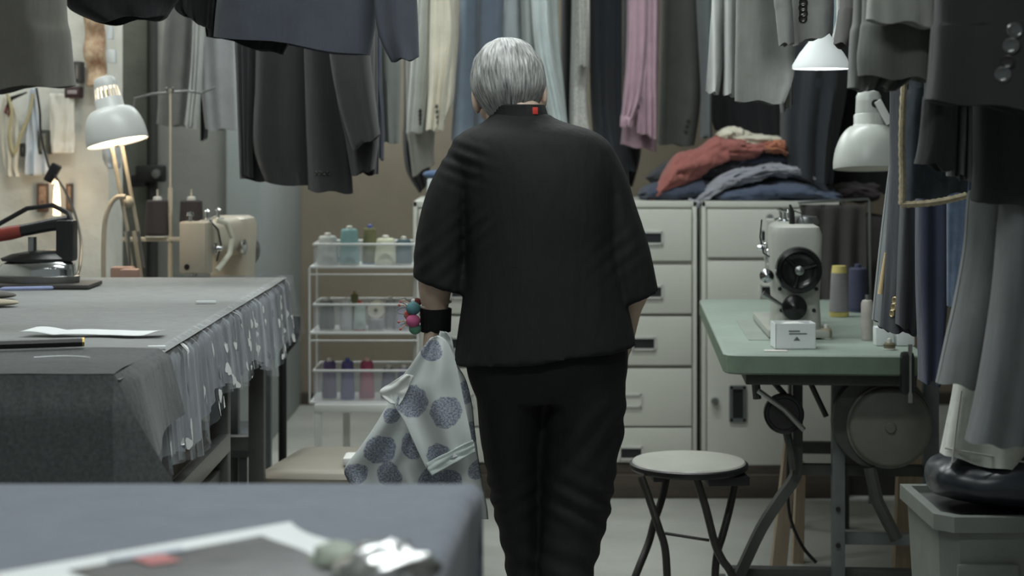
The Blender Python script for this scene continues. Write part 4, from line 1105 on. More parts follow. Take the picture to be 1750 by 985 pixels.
# ================================================================== FOLDING STOOL
sc_ = P(1177, 788, 4.53)
SZ = sc_.z
r = empty('folding_stool', (sc_.x, 4.53, 0), 'round folding stool with grey vinyl top and black tube legs', 'stool', rz=0.1)
R_ = 0.158
MB().lathe([(0, SZ - 0.022), (R_ - 0.006, SZ - 0.022), (R_, SZ - 0.016), (R_, SZ - 0.006), (R_ - 0.004, SZ - 0.003), (0, SZ - 0.003)], (0, 0, 0), 'Z', 56).build('seat_rim', M_black, r, local=True)
MB().lathe([(R_ - 0.006, SZ - 0.004), (R_ - 0.010, SZ + 0.001), (R_ * 0.5, SZ + 0.003), (0, SZ + 0.003)], (0, 0, 0), 'Z', 56).build('seat_pad', mat('stool_vinyl', (178, 178, 170), 0.28, var=0.10, scale=6), r, local=True)
M_tubeb = mat('worn_black_tube', (44, 42, 40), 0.4, var=0.3, scale=30)
zt = SZ - 0.03
def sleg(px):
    q = [P(x, y, d) - Vector((sc_.x, 4.53, 0)) for (x, y, d) in px]
    q = [Matrix.Rotation(-0.1, 3, 'Z') @ v for v in q]
    q[0].z = zt + 0.005
    MB().tube([Vector(v) for v in spl([tuple(v) for v in q], 4)], 0.0105, 10).build('leg', M_tubeb, r, local=True)
sleg([(1096, 812, 4.44), (1112, 860, 4.42), (1125, 900, 4.40), (1136, 935, 4.40), (1140, 985, 4.40), (1143, 1090, 4.40)])
sleg([(1144, 812, 4.62), (1132, 850, 4.60), (1118, 893, 4.58), (1108, 930, 4.56), (1086, 985, 4.52), (1050, 1080, 4.50)])
sleg([(1190, 820, 4.42), (1206, 868, 4.42), (1222, 930, 4.42), (1236, 960, 4.42), (1252, 985, 4.42), (1300, 1094, 4.42)])
sleg([(1262, 815, 4.60), (1248, 865, 4.58), (1235, 915, 4.56), (1226, 945, 4.55), (1222, 985, 4.54), (1220, 1070, 4.54)])
def sl(p): return Matrix.Rotation(-0.1, 3, 'Z') @ (p - Vector((sc_.x, 4.53, 0)))
MB().box((-0.095, 0.02, zt - 0.002), (0.03, 0.20, 0.016), bev=0.003).build('seat_bracket', M_black, r, local=True)
MB().box((0.085, -0.01, zt - 0.006), (0.11, 0.20, 0.024), bev=0.003).build('seat_bracket', M_black, r, local=True)
MB().tube([sl(P(1136, 912, 4.47)), sl(P(1212, 924, 4.46))], 0.0045, 6).build('cross_rod', M_tubeb, r, local=True)

# ================================================================== BIN AND BAG AT THE RIGHT
bz = P(0, 880, 3.04).z
r = empty('storage_bin', (P(1690, 0, 3.05).x, 3.25, 0), 'tall scuffed white plastic bin at the lower right', 'bin')
M_bin = mat('scuffed_shaded_plastic', (112, 116, 111), 0.5, var=0.18, scale=7)  # scuffed plastic, its base grey darkened to carry the shadow it stands in
x0, x1 = P(1606, 0, 3.05).x, P(1606, 0, 3.05).x + 0.42
rr_ = lambda z, g: [Vector((a, b_, z)) for a, b_ in ((x0 + g, 3.06 + g), (x0 + 0.03 + g, 3.03 + g), (x1 - g, 3.03 + g), (x1 - g, 3.30 - g), (x0 + g, 3.30 - g))]
MB().loft([rr_(0.0, 0.03), rr_(bz - 0.03, 0.0), rr_(bz - 0.028, -0.012), rr_(bz, -0.012), rr_(bz, 0.006), rr_(bz - 0.06, 0.012)]).build('tub', M_bin, r, smooth=False)
MB().loft([rr_(bz - 0.03, 0.008), rr_(bz - 0.012, 0.008)]).build('inner_lid', mat('bin_lid_dark', (70, 72, 70), 0.6), r, smooth=False)
MB().box((P(1690, 0, 3.02).x, 3.026, bz - 0.10), (0.11, 0.012, 0.03), bev=0.005).build('handle', M_bin, r)
MB().box((P(1605, 0, 3.03).x + 0.03, 3.022, bz - 0.13), (0.02, 0.006, 0.03), bev=0.002).build('label_patch', M_label, r)
def bag(u, v):
    th = v * PI; a = u * 2 * PI
    x = 0.26 * math.copysign(abs(math.cos(th)) ** 0.6, math.cos(th))
    rr = abs(math.sin(th)) ** 0.5
    p = Vector((x, 0.14 * rr * math.cos(a), 0.055 * rr * math.sin(a)))
    n_ = noise.noise(p * 9 + Vector((3, 1, 2))) * 0.014 + noise.noise(p * 22) * 0.006
    return p * (1 + n_ * 3) + Vector((0, 0, n_))
o = MB().grid(bag, 40, 26).build('dark_bag', mat('black_vinyl', (34, 38, 44), 0.32, var=0.2, scale=10), angle=80)
o.location = (P(1584, 0, 3.12).x + 0.27, 3.155, bz + 0.048)
tag(o, 'crumpled blue black bag lying on the white bin', 'bag')

# ================================================================== FOREGROUND TABLE
FZ = 0.90
r = empty('near_table', (-0.6, 1.3, 0), 'near table under a slate blue cloth at the bottom left', 'table')
MB().span((-1.3, 0.62, FZ - 0.04), (-0.16, 1.94, FZ - 0.004), bev=0.004).build('tabletop', M_darkwood, r)
for (lx, ly) in ((-0.20, 1.87), (-1.25, 1.87), (-0.20, 0.7), (-1.25, 0.7)):
    MB().span((lx - 0.025, ly - 0.025, 0), (lx + 0.025, ly + 0.025, FZ - 0.041)).build('leg', M_legs, r)
M_slate = cloth('slate_blue_cloth', (116, 121, 132), 0.06, 400)
def near_cloth():
    prof = []                          # across: arc length s from left over the right edge and down
    mb = MB()
    def f(u, v):
        y = lerp(0.60, 1.985, v)
        xe = -0.052 + 0.075 * (y - 2.0) + 0.006 * sstep((y - 1.9) / 0.085)
        L1 = 1.28; L2 = 0.62
        s = u * (L1 + L2) - L1
        rad = 0.014
        if s < 0:
            x = xe + s; z = FZ + 0.004
        elif s < rad * PI / 2:
            a = s / rad; x = xe + rad * math.sin(a); z = FZ + 0.004 - rad * (1 - math.cos(a))
        else:
            q = s - rad * PI / 2
            x = xe + rad + 0.012 * math.sin(y * 9) * min(1, q * 6) - 0.03 * q; z = FZ + 0.004 - rad - q
        z += 0.0012 * noise.noise(Vector((x * 5, y * 5, 8)))
        return Vector((x, y, z))
    mb.grid(f, 120, 60)
    def g(u, v):                       # back drop
        p = f(u * 0.70, 1.0)
        q = v * 0.5
        return Vector((p.x, p.y + 0.018 * sstep(q * 20) + 0.015 * math.sin(p.x * 9) * q * 2, p.z - q))
    mb.grid(g, 80, 20)
    return mb
tag(near_cloth().build('slate_cloth', M_slate, angle=70), 'slate blue cloth spread over the near table', 'cloth')
# magazine with a printed dark picture
ca = Vector((-0.475, 1.53)); cb2 = Vector((-0.222, 1.70)); 
eu = (cb2 - ca); ev = Vector((eu.y, -eu.x)).normalized() * 0.24
def mag(u, v, lift=0.0):
    p = ca + eu * u + ev * v
    z = FZ + 0.008 + 0.010 * math.exp(-v * 8) * (0.4 + u) + 0.012 * math.sin(v * PI) + lift
    return Vector((p.x, p.y, z))
r = empty('magazine', (ca.x + 0.1, ca.y, FZ + 0.006), 'open magazine with a dark printed picture on the slate cloth', 'magazine')
MB().grid(mag, 30, 20).build('page', M_paper, r, solid=0.004)
MB().grid(lambda u, v: mag(lerp(0.20, 0.86, u) , lerp(0.10 + 0.08 * (1 - u), 0.98, v), 0.003), 24, 18).build('printed_picture', mat('print_grey', (96, 96, 96), 0.45, col2=(48, 48, 50), scale=24, stretch=(1, 6, 1)), r)
MB().grid(lambda u, v: mag(lerp(0.40, 0.50, u), lerp(0.17, 0.36, v), 0.0045), 6, 6).build('red_print', mat('print_red', (190, 116, 116), 0.5), r)
MB().grid(lambda u, v: mag(lerp(0.34, 0.58, u), lerp(0.10, 0.18, v), 0.0045), 6, 6).build('pale_print', mat('print_pale', (178, 184, 196), 0.5), r)
def crumple(name, label, cat, c, s, m, seed, amp=0.35, n=26, solid=0.0):
    def f(u, v):
        th = v * PI; a = u * 2 * PI
        p = Vector((math.sin(th) * math.cos(a), math.sin(th) * math.sin(a), math.cos(th)))
        k = 1 + amp * (noise.noise(p * 1.7 + Vector((seed, 0, 0))) + 0.5 * noise.noise(p * 4.1 + Vector((0, seed, 0))))
        return Vector((p.x * s[0] * k, p.y * s[1] * k, p.z * s[2] * k))
    mb = MB().grid(f, n, n // 2 + 4)
    o = mb.build(name, m, angle=80)
    zmin = min(v.z for v in mb.v)
    o.location = (c[0], c[1], c[2] - zmin)
    return tag(o, label, cat)
crumple('foil_packet', 'shiny silver foil packet on the slate cloth', 'packet', (-0.112, 1.485, FZ + 0.0055), (0.042, 0.05, 0.020), mat('silver_foil', (210, 212, 212), 0.22, 0.9, var=0.1, scale=30), 4)
crumple('paper_bag', 'crumpled pale green paper beside the foil packet', 'paper', (-0.155, 1.55, FZ + 0.0055), (0.030, 0.02, 0.016), mat('pale_green_paper', (160, 168, 154), 0.6, var=0.15, scale=30), 9)

# ================================================================== THE PERSON
PD = 3.85
def Q(x, y, dy=0.0):
    p = P(x, y, PD); return Vector((p.x, PD + dy, p.z))
S = PD / F
person = empty('person', (Q(930, 0).x, PD, 0.0), 'person seen from behind in black blouse and trousers carrying patterned cloth', 'person')
def ring(c, hx, hy, tilt=(0, 0), n=32, pw=0.9):
    pts = []
    for j in range(n):
        t = 2 * PI * j / n
        cx, sy = math.cos(t), math.sin(t)
        x = hx * math.copysign(abs(cx) ** pw, cx); y = hy * math.copysign(abs(sy) ** pw, sy)
        pts.append(Vector((c.x + x, c.y + y, c.z + tilt[0] * x + tilt[1] * y)))
    return pts
def limb(mb, path, n=20, tilt=0.0):
    """path: list of (point, hx, hy[, tilt]) - rings across a roughly vertical limb"""
    rr = spl([(p.x, p.y, p.z, a, b) for (p, a, b) in path], 5)
    rings = []
    for i, q in enumerate(rr):
        c = Vector(q[:3])
        t = (Vector(rr[min(i + 1, len(rr) - 1)][:3]) - Vector(rr[max(i - 1, 0)][:3])).normalized()
        ax = Vector((0, 1, 0)) - t * t.y; ax.normalize(); bx_ = t.cross(ax)
        ww = tilt * (i / (len(rr) - 1)) ** 2
        pts = [c + bx_ * q[3] * math.cos(2 * PI * j / n) + ax * q[4] * math.sin(2 * PI * j / n) for j in range(n)]
        rings.append([p + Vector((0, 0, ww * (p.x - c.x))) for p in pts])
    mb.loft(rings)
# --- skin (one continuous surface: head, neck, trunk, arms, hands, legs)
sk = MB()
hc = Q(869, 150, 0.05)
HR = Matrix.Rotation(math.radians(-14), 3, 'X') @ Matrix.Rotation(math.radians(-5), 3, 'Y')
def H(x, y, z): return hc + HR @ Vector((x, y, z))
sk.ell(H(0, 0, 0.012), (0.074, 0.094, 0.094), rot=HR, seg=28, nr=18)           # skull
sk.ell(H(0, 0.035, -0.055), (0.056, 0.062, 0.066), rot=HR, seg=24, nr=14)      # jaw
sk.ell(H(0, 0.098, -0.018), (0.013, 0.022, 0.024), rot=HR)                     # nose
sk.ell(H(0, 0.085, -0.062), (0.024, 0.012, 0.010), rot=HR)                     # mouth
sk.ell(H(0, 0.080, 0.022), (0.05, 0.016, 0.012), rot=HR)                       # brow
for s in (-1, 1):
    sk.ell(H(s * 0.076, -0.004, -0.022), (0.010, 0.022, 0.034), rot=HR @ Matrix.Rotation(s * 0.25, 3, 'Z'))
    sk.ell(H(s * 0.045, 0.055, -0.035), (0.026, 0.03, 0.026), rot=HR)           # cheeks
sk_neck = [(Q(880, 178, 0.035), 0.052, 0.055), (Q(886, 205, 0.015), 0.058, 0.060), (Q(893, 235, 0.01), 0.062, 0.06)]
limb(sk, sk_neck)
limb(sk, [(Q(897, 240), 0.07, 0.055), (Q(910, 290), 0.12, 0.09), (Q(920, 380), 0.135, 0.115), (Q(925, 500), 0.155, 0.13), (Q(932, 620), 0.165, 0.13), (Q(934, 680), 0.14, 0.11)])
# left arm
limb(sk, [(Q(830, 285), 0.036, 0.045), (Q(785, 345), 0.038, 0.045), (Q(752, 425, -0.01), 0.047, 0.045), (Q(745, 478, 0.0), 0.041, 0.042), (Q(743, 505, 0.012), 0.036, 0.038), (Q(744, 540, 0.022), 0.027, 0.030), (Q(744, 562, 0.026), 0.026, 0.028)])
# left hand: palm, four curled fingers, thumb closing over the cloth
limb(sk, [(Q(744, 556, 0.026), 0.022, 0.03), (Q(738, 578, 0.022), 0.020, 0.040), (Q(734, 603, 0.018), 0.016, 0.041), (Q(735, 613, 0.018), 0.011, 0.036)])
for k in range(4):
    dy = -0.014 + 0.021 * k; ln = (0.85, 0.97, 1.0, 0.93)[k]
    pts = [Q(730, 604, dy), Q(733, 622 + 4 * ln, dy - 0.004), Q(750, 630 + 3 * ln, dy - 0.008), Q(762, 618, dy - 0.012), Q(761, 602 - 2 * ln, dy - 0.014)]
    sk.tube([Vector(q) for q in spl([tuple(p) for p in pts], 4)], 0.0092, 10)
sk.tube([Vector(q) for q in spl([tuple(Q(746, 572, 0.05)), tuple(Q(760, 590, 0.066)), tuple(Q(768, 605, 0.055)), tuple(Q(768, 614, 0.036))], 4)], 0.0105, 10)
# right arm, forearm carried forward
limb(sk, [(Q(990, 285), 0.036, 0.045), (Q(1028, 345), 0.038, 0.045), (Q(1064, 430, -0.005), 0.040, 0.045), (Q(1082, 490, 0.01), 0.038, 0.042), (Q(1078, 530, 0.04), 0.028, 0.036), (Q(1071, 590, 0.085), 0.022, 0.026), (Q(1069, 604, 0.096), 0.022, 0.026)])
limb(sk, [(Q(1069, 600, 0.094), 0.020, 0.028), (Q(1066, 622, 0.106), 0.017, 0.040), (Q(1065, 644, 0.112), 0.014, 0.040), (Q(1065, 652, 0.113), 0.009, 0.036)])
for k in range(4):
    dy = 0.084 + 0.021 * k; ln = (0.8, 0.95, 1.0, 0.9)[k]
    sk.tube([Vector(q) for q in spl([tuple(Q(1065, 642, dy)), tuple(Q(1064, 642 + 26 * ln, dy + 0.004)), tuple(Q(1058, 642 + 44 * ln, dy + 0.006)), tuple(Q(1048, 642 + 54 * ln, dy + 0.004))], 4)], [0.0095 - 0.0002 * i for i in range(13)], 10)
sk.tube([Vector(q) for q in spl([tuple(Q(1066, 612, 0.14)), tuple(Q(1060, 628, 0.160)), tuple(Q(1054, 648, 0.163))], 4)], 0.0105, 10)
# legs
def leg_path(pts): return [(Q(x, y, dy), a, b) for (x, y, dy, a, b) in pts]
limb(sk, leg_path([(872, 650, 0.02, 0.075, 0.09), (876, 740, 0.03, 0.062, 0.075), (884, 860, 0.05, 0.048, 0.055), (893, 940, 0.05, 0.042, 0.05), (906, 1120, 0.05, 0.03, 0.035), (908, 1195, 0.05, 0.03, 0.038)]))
limb(sk, leg_path([(995, 650, 0.0, 0.08, 0.09), (990, 740, 0.0, 0.068, 0.078), (980, 860, -0.01, 0.052, 0.058), (968, 940, -0.03, 0.045, 0.052), (958, 1120, -0.08, 0.032, 0.036), (956, 1190, -0.09, 0.03, 0.038)]))
M_skin = mat('aged_skin', (196, 172, 154), 0.55, var=0.08, scale=30, bump=0.12, bscale=120)
M_skin.node_tree.nodes['Principled BSDF'].inputs['Subsurface Weight'].default_value = 0.08
remesh(sk, 0.0042, 3, 'body', M_skin, person)
# eyes
for s in (-1, 1):
    MB().ell(H(s * 0.030, 0.080, 0.002), (0.012, 0.012, 0.010), rot=HR).build('eye', mat('eye_white', (216, 212, 206), 0.2), person)

# --- blouse
bl = MB()
rows = []
for (y, cx, hw, t, off, tl) in ((194, 889, 50, 0.066, 0.022, 0), (202, 891, 58, 0.074, 0.020, 0), (211, 896, 76, 0.086, 0.014, 0), (222, 902, 106, 0.104, 0.006, 0), (238, 905, 130, 0.118, 0.002, 0),
                            (262, 910, 141, 0.130, 0.0, 0), (300, 919, 137, 0.142, -0.002, 0), (360, 923, 131, 0.150, -0.004, 0), (430, 925, 130, 0.155, -0.004, 0.01),
                            (500, 928, 137, 0.164, -0.004, 0.04), (560, 930, 148, 0.172, -0.006, 0.08), (604, 931, 155, 0.178, -0.008, 0.115)):
    rows.append((cx, y, off, hw * S, t, tl))
rr = spl(rows, 5)
rings = [ring(Q(q[0], q[1], q[2]), q[3], q[4], tilt=(q[5], 0), n=48, pw=0.86) for q in rr]
bl.loft(rings)
limb(bl, [(Q(846, 258), 0.050, 0.070), (Q(812, 270), 0.055, 0.072), (Q(786, 302), 0.052, 0.074), (Q(768, 345), 0.0545, 0.076), (Q(757, 400), 0.058, 0.076), (Q(752, 450), 0.060, 0.076), (Q(752, 490), 0.0615, 0.076)], n=28, tilt=-0.32)
limb(bl, [(Q(970, 256), 0.050, 0.070), (Q(1004, 268), 0.055, 0.072), (Q(1030, 305), 0.053, 0.074), (Q(1046, 360), 0.055, 0.076), (Q(1064, 430), 0.060, 0.078), (Q(1082, 513), 0.0605, 0.076)], n=28, tilt=0.12)
def blouse_fold(c, n):
    h = 0.0022 * noise.noise(Vector((c.x * 9, c.y * 7, c.z * 5)))
    # gathers on the left shoulder cap
    p = Q(795, 275)
    d = (Vector((c.x, 0, c.z)) - Vector((p.x, 0, p.z))).length
    h += 0.0035 * math.exp(-(d / 0.045) ** 2) * math.sin((c.z + 0.35 * c.x) * 210)
    # vertical soft folds towards the hem
    lo = sstep((1.10 - c.z) / 0.3)
    h += 0.003 * lo * math.sin(c.x * 34 + 2.0 * noise.noise(Vector((c.x * 4, 0, c.z * 3))))
    # diagonal creases round the left elbow and armpits
    for (px, py, w_, f_) in ((745, 450, 0.07, 150), (808, 390, 0.05, 170), (1052, 430, 0.06, 150)):
        q = Q(px, py); dd = (Vector((c.x, 0, c.z)) - Vector((q.x, 0, q.z))).length
        h += 0.0011 * math.exp(-(dd / w_) ** 2) * math.sin((c.z - 0.8 * c.x) * f_)
    if n.y < 0.2:
        for pl in (((812, 246), (822, 300), (820, 380), (806, 432)), ((1034, 262), (1050, 330), (1056, 420), (1062, 505)), ((806, 432), (800, 520), (802, 600))):
            for i in range(len(pl) - 1):
                a = Q(*pl[i]); b_ = Q(*pl[i + 1]); ab = Vector((b_.x - a.x, 0, b_.z - a.z)); ap = Vector((c.x - a.x, 0, c.z - a.z))
                t_ = max(0, min(1, ap.dot(ab) / ab.length_squared)); dd = (ap - ab * t_).length
                if dd < 0.03: h -= 0.0032 * math.exp(-(dd / 0.0075) ** 2) / (1.6 if 0 < t_ < 1 else 2.4)
    return h
M_bl = cloth('black_blouse', (25, 26, 26), 0.10, 700, sheen=0.0, rough=0.75)
remesh(bl, 0.006, 5, 'blouse', M_bl, person, disp=blouse_fold)
# collar
col = MB(); rings = []
for (y, cx, hx, hy) in ((210, 892, 0.074, 0.078), (197, 889, 0.064, 0.072), (181, 887, 0.060, 0.070), (179, 887, 0.057, 0.067), (200, 889, 0.058, 0.064)):
    rings.append(ring(Q(cx, y, 0.022), hx, hy, n=36))
col.loft(rings, False, False)
co = col.build('collar', M_bl, person)
MB().box(Q(914, 190, -0.041), (0.013, 0.004, 0.016), rot=Matrix.Rotation(0.35, 3, 'Z'), bev=0.0015).build('red_tab', mat('red_tag', (196, 62, 52), 0.6), co)
# --- trousers
tr = MB()
pel = [(934, 575, 0.0, 136, 0.140), (934, 600, -0.004, 139, 0.148), (935, 640, -0.006, 136, 0.148), (936, 680, 0.0, 122, 0.125)]
tr.loft([ring(Q(x, y, dy), hw * S, t, n=40) for (x, y, dy, hw, t) in spl(pel, 4)])
limb(tr, leg_path([(872, 620, 0.0, 0.088, 0.125), (874, 680, 0.012, 0.080, 0.118), (874, 740, 0.022, 0.074, 0.105), (878, 800, 0.03, 0.065, 0.092), (884, 860, 0.036, 0.060, 0.085), (893, 920, 0.04, 0.052, 0.08), (900, 985, 0.045, 0.046, 0.075), (908, 1080, 0.05, 0.047, 0.07), (910, 1185, 0.05, 0.05, 0.07)]), n=28)
limb(tr, leg_path([(996, 620, -0.01, 0.094, 0.130), (1000, 680, -0.012, 0.091, 0.125), (995, 740, -0.012, 0.090, 0.112), (990, 800, -0.016, 0.083, 0.100), (985, 860, -0.022, 0.077, 0.09), (976, 920, -0.03, 0.067, 0.082), (966, 985, -0.045, 0.058, 0.075), (958, 1080, -0.07, 0.05, 0.07), (956, 1185, -0.09, 0.05, 0.07)]), n=28)
def trouser_fold(c, n):
    h = 0.002 * noise.noise(c * 8)
    xs = (c.x - Q(930, 0).x)
    if n.y < 0.3:
        if xs > 0.0:      # creases sweeping down from the right hip
            w_ = math.exp(-((c.z - Q(0, 755).z) / 0.17) ** 2)
            h += 0.0040 * w_ * (0.5 + noise.noise(Vector((xs * 6 + 3, 1, c.z * 7)))) * math.sin((c.z - 0.55 * xs - 1.8 * xs * xs) * 95 + 3.5 * noise.noise(Vector((xs * 7, 0, c.z * 5))))
        k = math.exp(-((c.z - Q(0, 845).z) / 0.06) ** 2)
        h += 0.0035 * k * math.sin((c.z + 0.5 * abs(xs)) * 130)
        k = math.exp(-((c.z - Q(0, 960).z) / 0.10) ** 2)
        h += 0.0025 * k * math.sin((c.z + 0.3 * xs) * 110)
    return h
M_tr = cloth('black_trousers', (28, 29, 29), 0.12, 700, sheen=0.0, rough=0.75)
remesh(tr, 0.0075, 3, 'trousers', M_tr, person, disp=trouser_fold)
# shoes
for (x, dy) in ((909, 0.05), (956, -0.09)):
    c = Q(x, 1195, dy); sh = MB(); rings = []
    for (yy, hx, z0, z1) in ((-0.075, 0.018, 0.004, 0.05), (-0.06, 0.034, 0.0, 0.075), (0.0, 0.040, 0.0, 0.085), (0.06, 0.042, 0.0, 0.065), (0.12, 0.046, 0.0, 0.05), (0.165, 0.036, 0.0, 0.04), (0.185, 0.014, 0.006, 0.028)):
        rings.append([Vector((c.x + hx * math.cos(t), c.y + yy + 0.02, (z0 + z1) / 2 + (z1 - z0) / 2 * math.sin(t))) for t in [2 * PI * j / 20 for j in range(20)]])
    sh.loft(rings).build('shoe', mat('black_leather', (24, 24, 25), 0.4), person)
# --- hair: short grey cap, combed down from the crown
hm = MB()
HCc = H(0, -0.004, 0.016)
def hair(u, v, shell=0.0):
    a = u * 2 * PI                     # 0 = +x (right), pi/2 = front (away), 3pi/2 = back (towards camera)
    back = -math.sin(a); side = abs(math.cos(a))
    lim = math.radians(82) + math.radians(77) * sstep((back + 0.30) / 0.9) - math.radians(18) * sstep((-back - 0.3) / 0.7)
    if 0.0 < back < 0.8: lim -= math.radians(6) * math.sin(back * PI)
    lim += math.radians(5) * noise.noise(Vector((a * 6, 3, 0)))
    th = lim * v
    st = 0.0006 * math.sin(a * 38 + 9 * noise.noise(Vector((a * 2, th * 1.5, 0)))) + 0.0022 * noise.noise(Vector((a * 14, th * 2.0, 5)))
    st += 0.0035 * noise.noise(Vector((a * 3, th * 2.5, 1)))
    R = Vector((0.087, 0.104, 0.100))
    k = 1.0 - 0.16 * sstep((th - 1.75) / 0.75)
    p = Vector((R.x * math.sin(th) * math.cos(a) * k, R.y * math.sin(th) * math.sin(a) * k, R.z * math.cos(th) * (1.16 if math.cos(th) < 0 else 1.0)))
    p += p.normalized() * (st * sstep(th * 3) - shell)
    return HCc + HR @ p
hm.grid(hair, 220, 60)
hm.grid(lambda u, v: hair(u, v, 0.010), 120, 30)
k0 = len(hm.v)
for i in range(110):
    hm.add([hair(i / 110, 1), hair((i + 1) / 110, 1), hair((i + 1) / 110, 1, 0.010), hair(i / 110, 1, 0.010)], [(0, 1, 2, 3)])
M_hair = mat('grey_hair', (158, 158, 156), 0.42, var=0.35, scale=3.0)
ho = hm.build('hair', M_hair, person, angle=80)
nt = M_hair.node_tree
# strand tone varies round the head: use direction from the crown
me = ho.data
uvl = me.uv_layers.new(name='strand')
ctr = HCc - Vector(person.location)
HRi = HR.inverted()
for lp_ in me.loops:
    q = HRi @ (me.vertices[lp_.vertex_index].co - ctr)
    a = math.atan2(q.y, q.x); th = math.acos(max(-1, min(1, q.normalized().z)))
    uvl.data[lp_.index].uv = (a, th)
uvn = nt.nodes.new('ShaderNodeUVMap'); uvn.uv_map = 'strand'
mpn = [n for n in nt.nodes if n.type == 'MAPPING'][0]
mpn.inputs['Scale'].default_value = (7, 0.8, 1)
nt.links.new(uvn.outputs['UV'], mpn.inputs['Vector'])
rp = [n for n in nt.nodes if n.type == 'VALTORGB'][0]
rp.color_ramp.elements[0].position = 0.34; rp.color_ramp.elements[0].color = lin((84, 84, 83))
rp.color_ramp.elements[1].position = 0.62; rp.color_ramp.elements[1].color = lin((176, 177, 175))

# --- wrist pincushion
wr = Q(744, 549, 0.023)
r = empty('wrist_pincushion', wr, 'colourful pincushion on a black band worn on the left wrist', 'pincushion')
rg = []
for (z, a) in ((-0.027, 0.0325), (-0.026, 0.0345), (0.026, 0.0365), (0.027, 0.0345), (0.0, 0.032)):
    rg.append([wr + Vector((a * math.cos(t), a * 1.05 * math.sin(t), z)) for t in [2 * PI * j / 32 for j in range(32)]])
MB().loft(rg, False, False).build('band', M_bl, r)
for (x, y, dy, rad, col, nm) in ((706, 528, -0.012, 0.0165, (92, 138, 144), 'teal'), (706, 549, -0.016, 0.0165, (192, 96, 138), 'pink'), (709, 563, -0.008, 0.0145, (98, 146, 124), 'green'),
                                 (699, 540, 0.004, 0.0135, (200, 96, 84), 'coral'), (712, 518, 0.0, 0.0105, (112, 52, 48), 'maroon'), (698, 553, 0.006, 0.012, (214, 208, 200), 'white')):
    MB().ell(Q(x, y, 0.02 + dy), (rad, rad, rad * 0.92)).build('cushion_ball', mat('felt_' + nm, col, 0.85, var=0.12, scale=60), r)
MB().ell(Q(706, 516, 0.016), (0.0055, 0.0055, 0.0055)).build('pin_head', M_white, r)
for k in range(9):
    rn = random.Random(k + 40)
    a = Q(702 + rn.uniform(-4, 4), (526 if k < 5 else 555) + rn.uniform(-8, 8), 0.01)
    b2 = a + Vector((-0.02 - rn.uniform(0, 0.014), rn.uniform(-0.012, 0.01), rn.uniform(-0.014, 0.02)))
    MB().tube([a, lerp(a, b2, 0.6) + Vector((0, 0, 0.004)), b2], 0.0011, 5).build('pin', [M_steel, mat('pin_brass', (196, 160, 120), 0.4, 0.6)][k % 2], r)
    if k % 2: MB().ell(b2, (0.003, 0.003, 0.003), seg=8, nr=6).build('pin_head', mat('pinhead_red', (186, 96, 80), 0.4), r)
# thin elastic bracelet above the band
rg = [wr + Vector((0.0335 * math.cos(t), 0.036 * math.sin(t), 0.036 + 0.006 * math.cos(t))) for t in [2 * PI * j / 28 for j in range(29)]]
tag(MB().tube(rg, 0.0032, 6).build('bracelet', mat('clear_elastic', (212, 204, 190), 0.3)), 'thin pale bracelet above the wrist pincushion', 'bracelet')

# ================================================================== PATTERNED CLOTH IN THE LEFT HAND
def rosette(name, centres):
    """white cotton printed with lacy blue-grey rosettes; centres (x, z, radius) in metres on the cloth"""
    m = bpy.data.materials.new(name); m.use_nodes = True
    nt = m.node_tree; N = nt.nodes; L = nt.links; b = N['Principled BSDF']
    b.inputs['Roughness'].default_value = 0.85
    uv = N.new('ShaderNodeUVMap'); uv.uv_map = 'print'
    prev = None
    for (cx, cz, rad) in centres:
        dn = N.new('ShaderNodeVectorMath'); dn.operation = 'DISTANCE'; dn.inputs[1].default_value = (cx, cz, 0)
        L.new(uv.outputs['UV'], dn.inputs[0])
        dv = N.new('ShaderNodeMath'); dv.operation = 'DIVIDE'; dv.inputs[1].default_value = rad
        L.new(dn.outputs['Value'], dv.inputs[0])
        if prev is None: prev = dv
        else:
            mn = N.new('ShaderNodeMath'); mn.operation = 'MINIMUM'
            L.new(prev.outputs[0], mn.inputs[0]); L.new(dv.outputs[0], mn.inputs[1]); prev = mn
    wob = N.new('ShaderNodeTexNoise'); wob.inputs['Scale'].default_value = 70; wob.inputs['Detail'].default_value = 2
    L.new(uv.outputs['UV'], wob.inputs['Vector'])
    ad = N.new('ShaderNodeMath'); ad.operation = 'MULTIPLY_ADD'; ad.inputs[1].default_value = 0.35
    L.new(wob.outputs['Fac'], ad.inputs[0]); L.new(prev.outputs[0], ad.inputs[2])
    st = N.new('ShaderNodeMapRange'); st.inputs['From Min'].default_value = 1.20; st.inputs['From Max'].default_value = 1.12
    L.new(ad.outputs[0], st.inputs['Value'])
    lace = N.new('ShaderNodeTexNoise'); lace.inputs['Scale'].default_value = 260; lace.inputs['Detail'].default_value = 3
    L.new(uv.outputs['UV'], lace.inputs['Vector'])
    lr = N.new('ShaderNodeMapRange'); lr.inputs['From Min'].default_value = 0.38; lr.inputs['From Max'].default_value = 0.6
    lr.inputs['To Min'].default_value = 0.42; lr.inputs['To Max'].default_value = 1.0
    L.new(lace.outputs['Fac'], lr.inputs['Value'])
    ml = N.new('ShaderNodeMath'); ml.operation = 'MULTIPLY'
    L.new(st.outputs[0], ml.inputs[0]); L.new(lr.outputs[0], ml.inputs[1])
    mx = N.new('ShaderNodeMix'); mx.data_type = 'RGBA'
    mx.inputs['A'].default_value = lin((200, 205, 204)); mx.inputs['B'].default_value = lin((112, 118, 140))
    L.new(ml.outputs[0], mx.inputs['Factor']); L.new(mx.outputs['Result'], b.inputs['Base Color'])
    return m
def rc(x, y, r_): 
    q = P(x, y, 3.74); return (q.x, q.z, r_)
M_patf = rosette('rosette_cotton', [rc(738, 598, 0.024), rc(706, 684, 0.036), rc(763, 700, 0.034), rc(752, 776, 0.029), rc(800, 640, 0.021)])
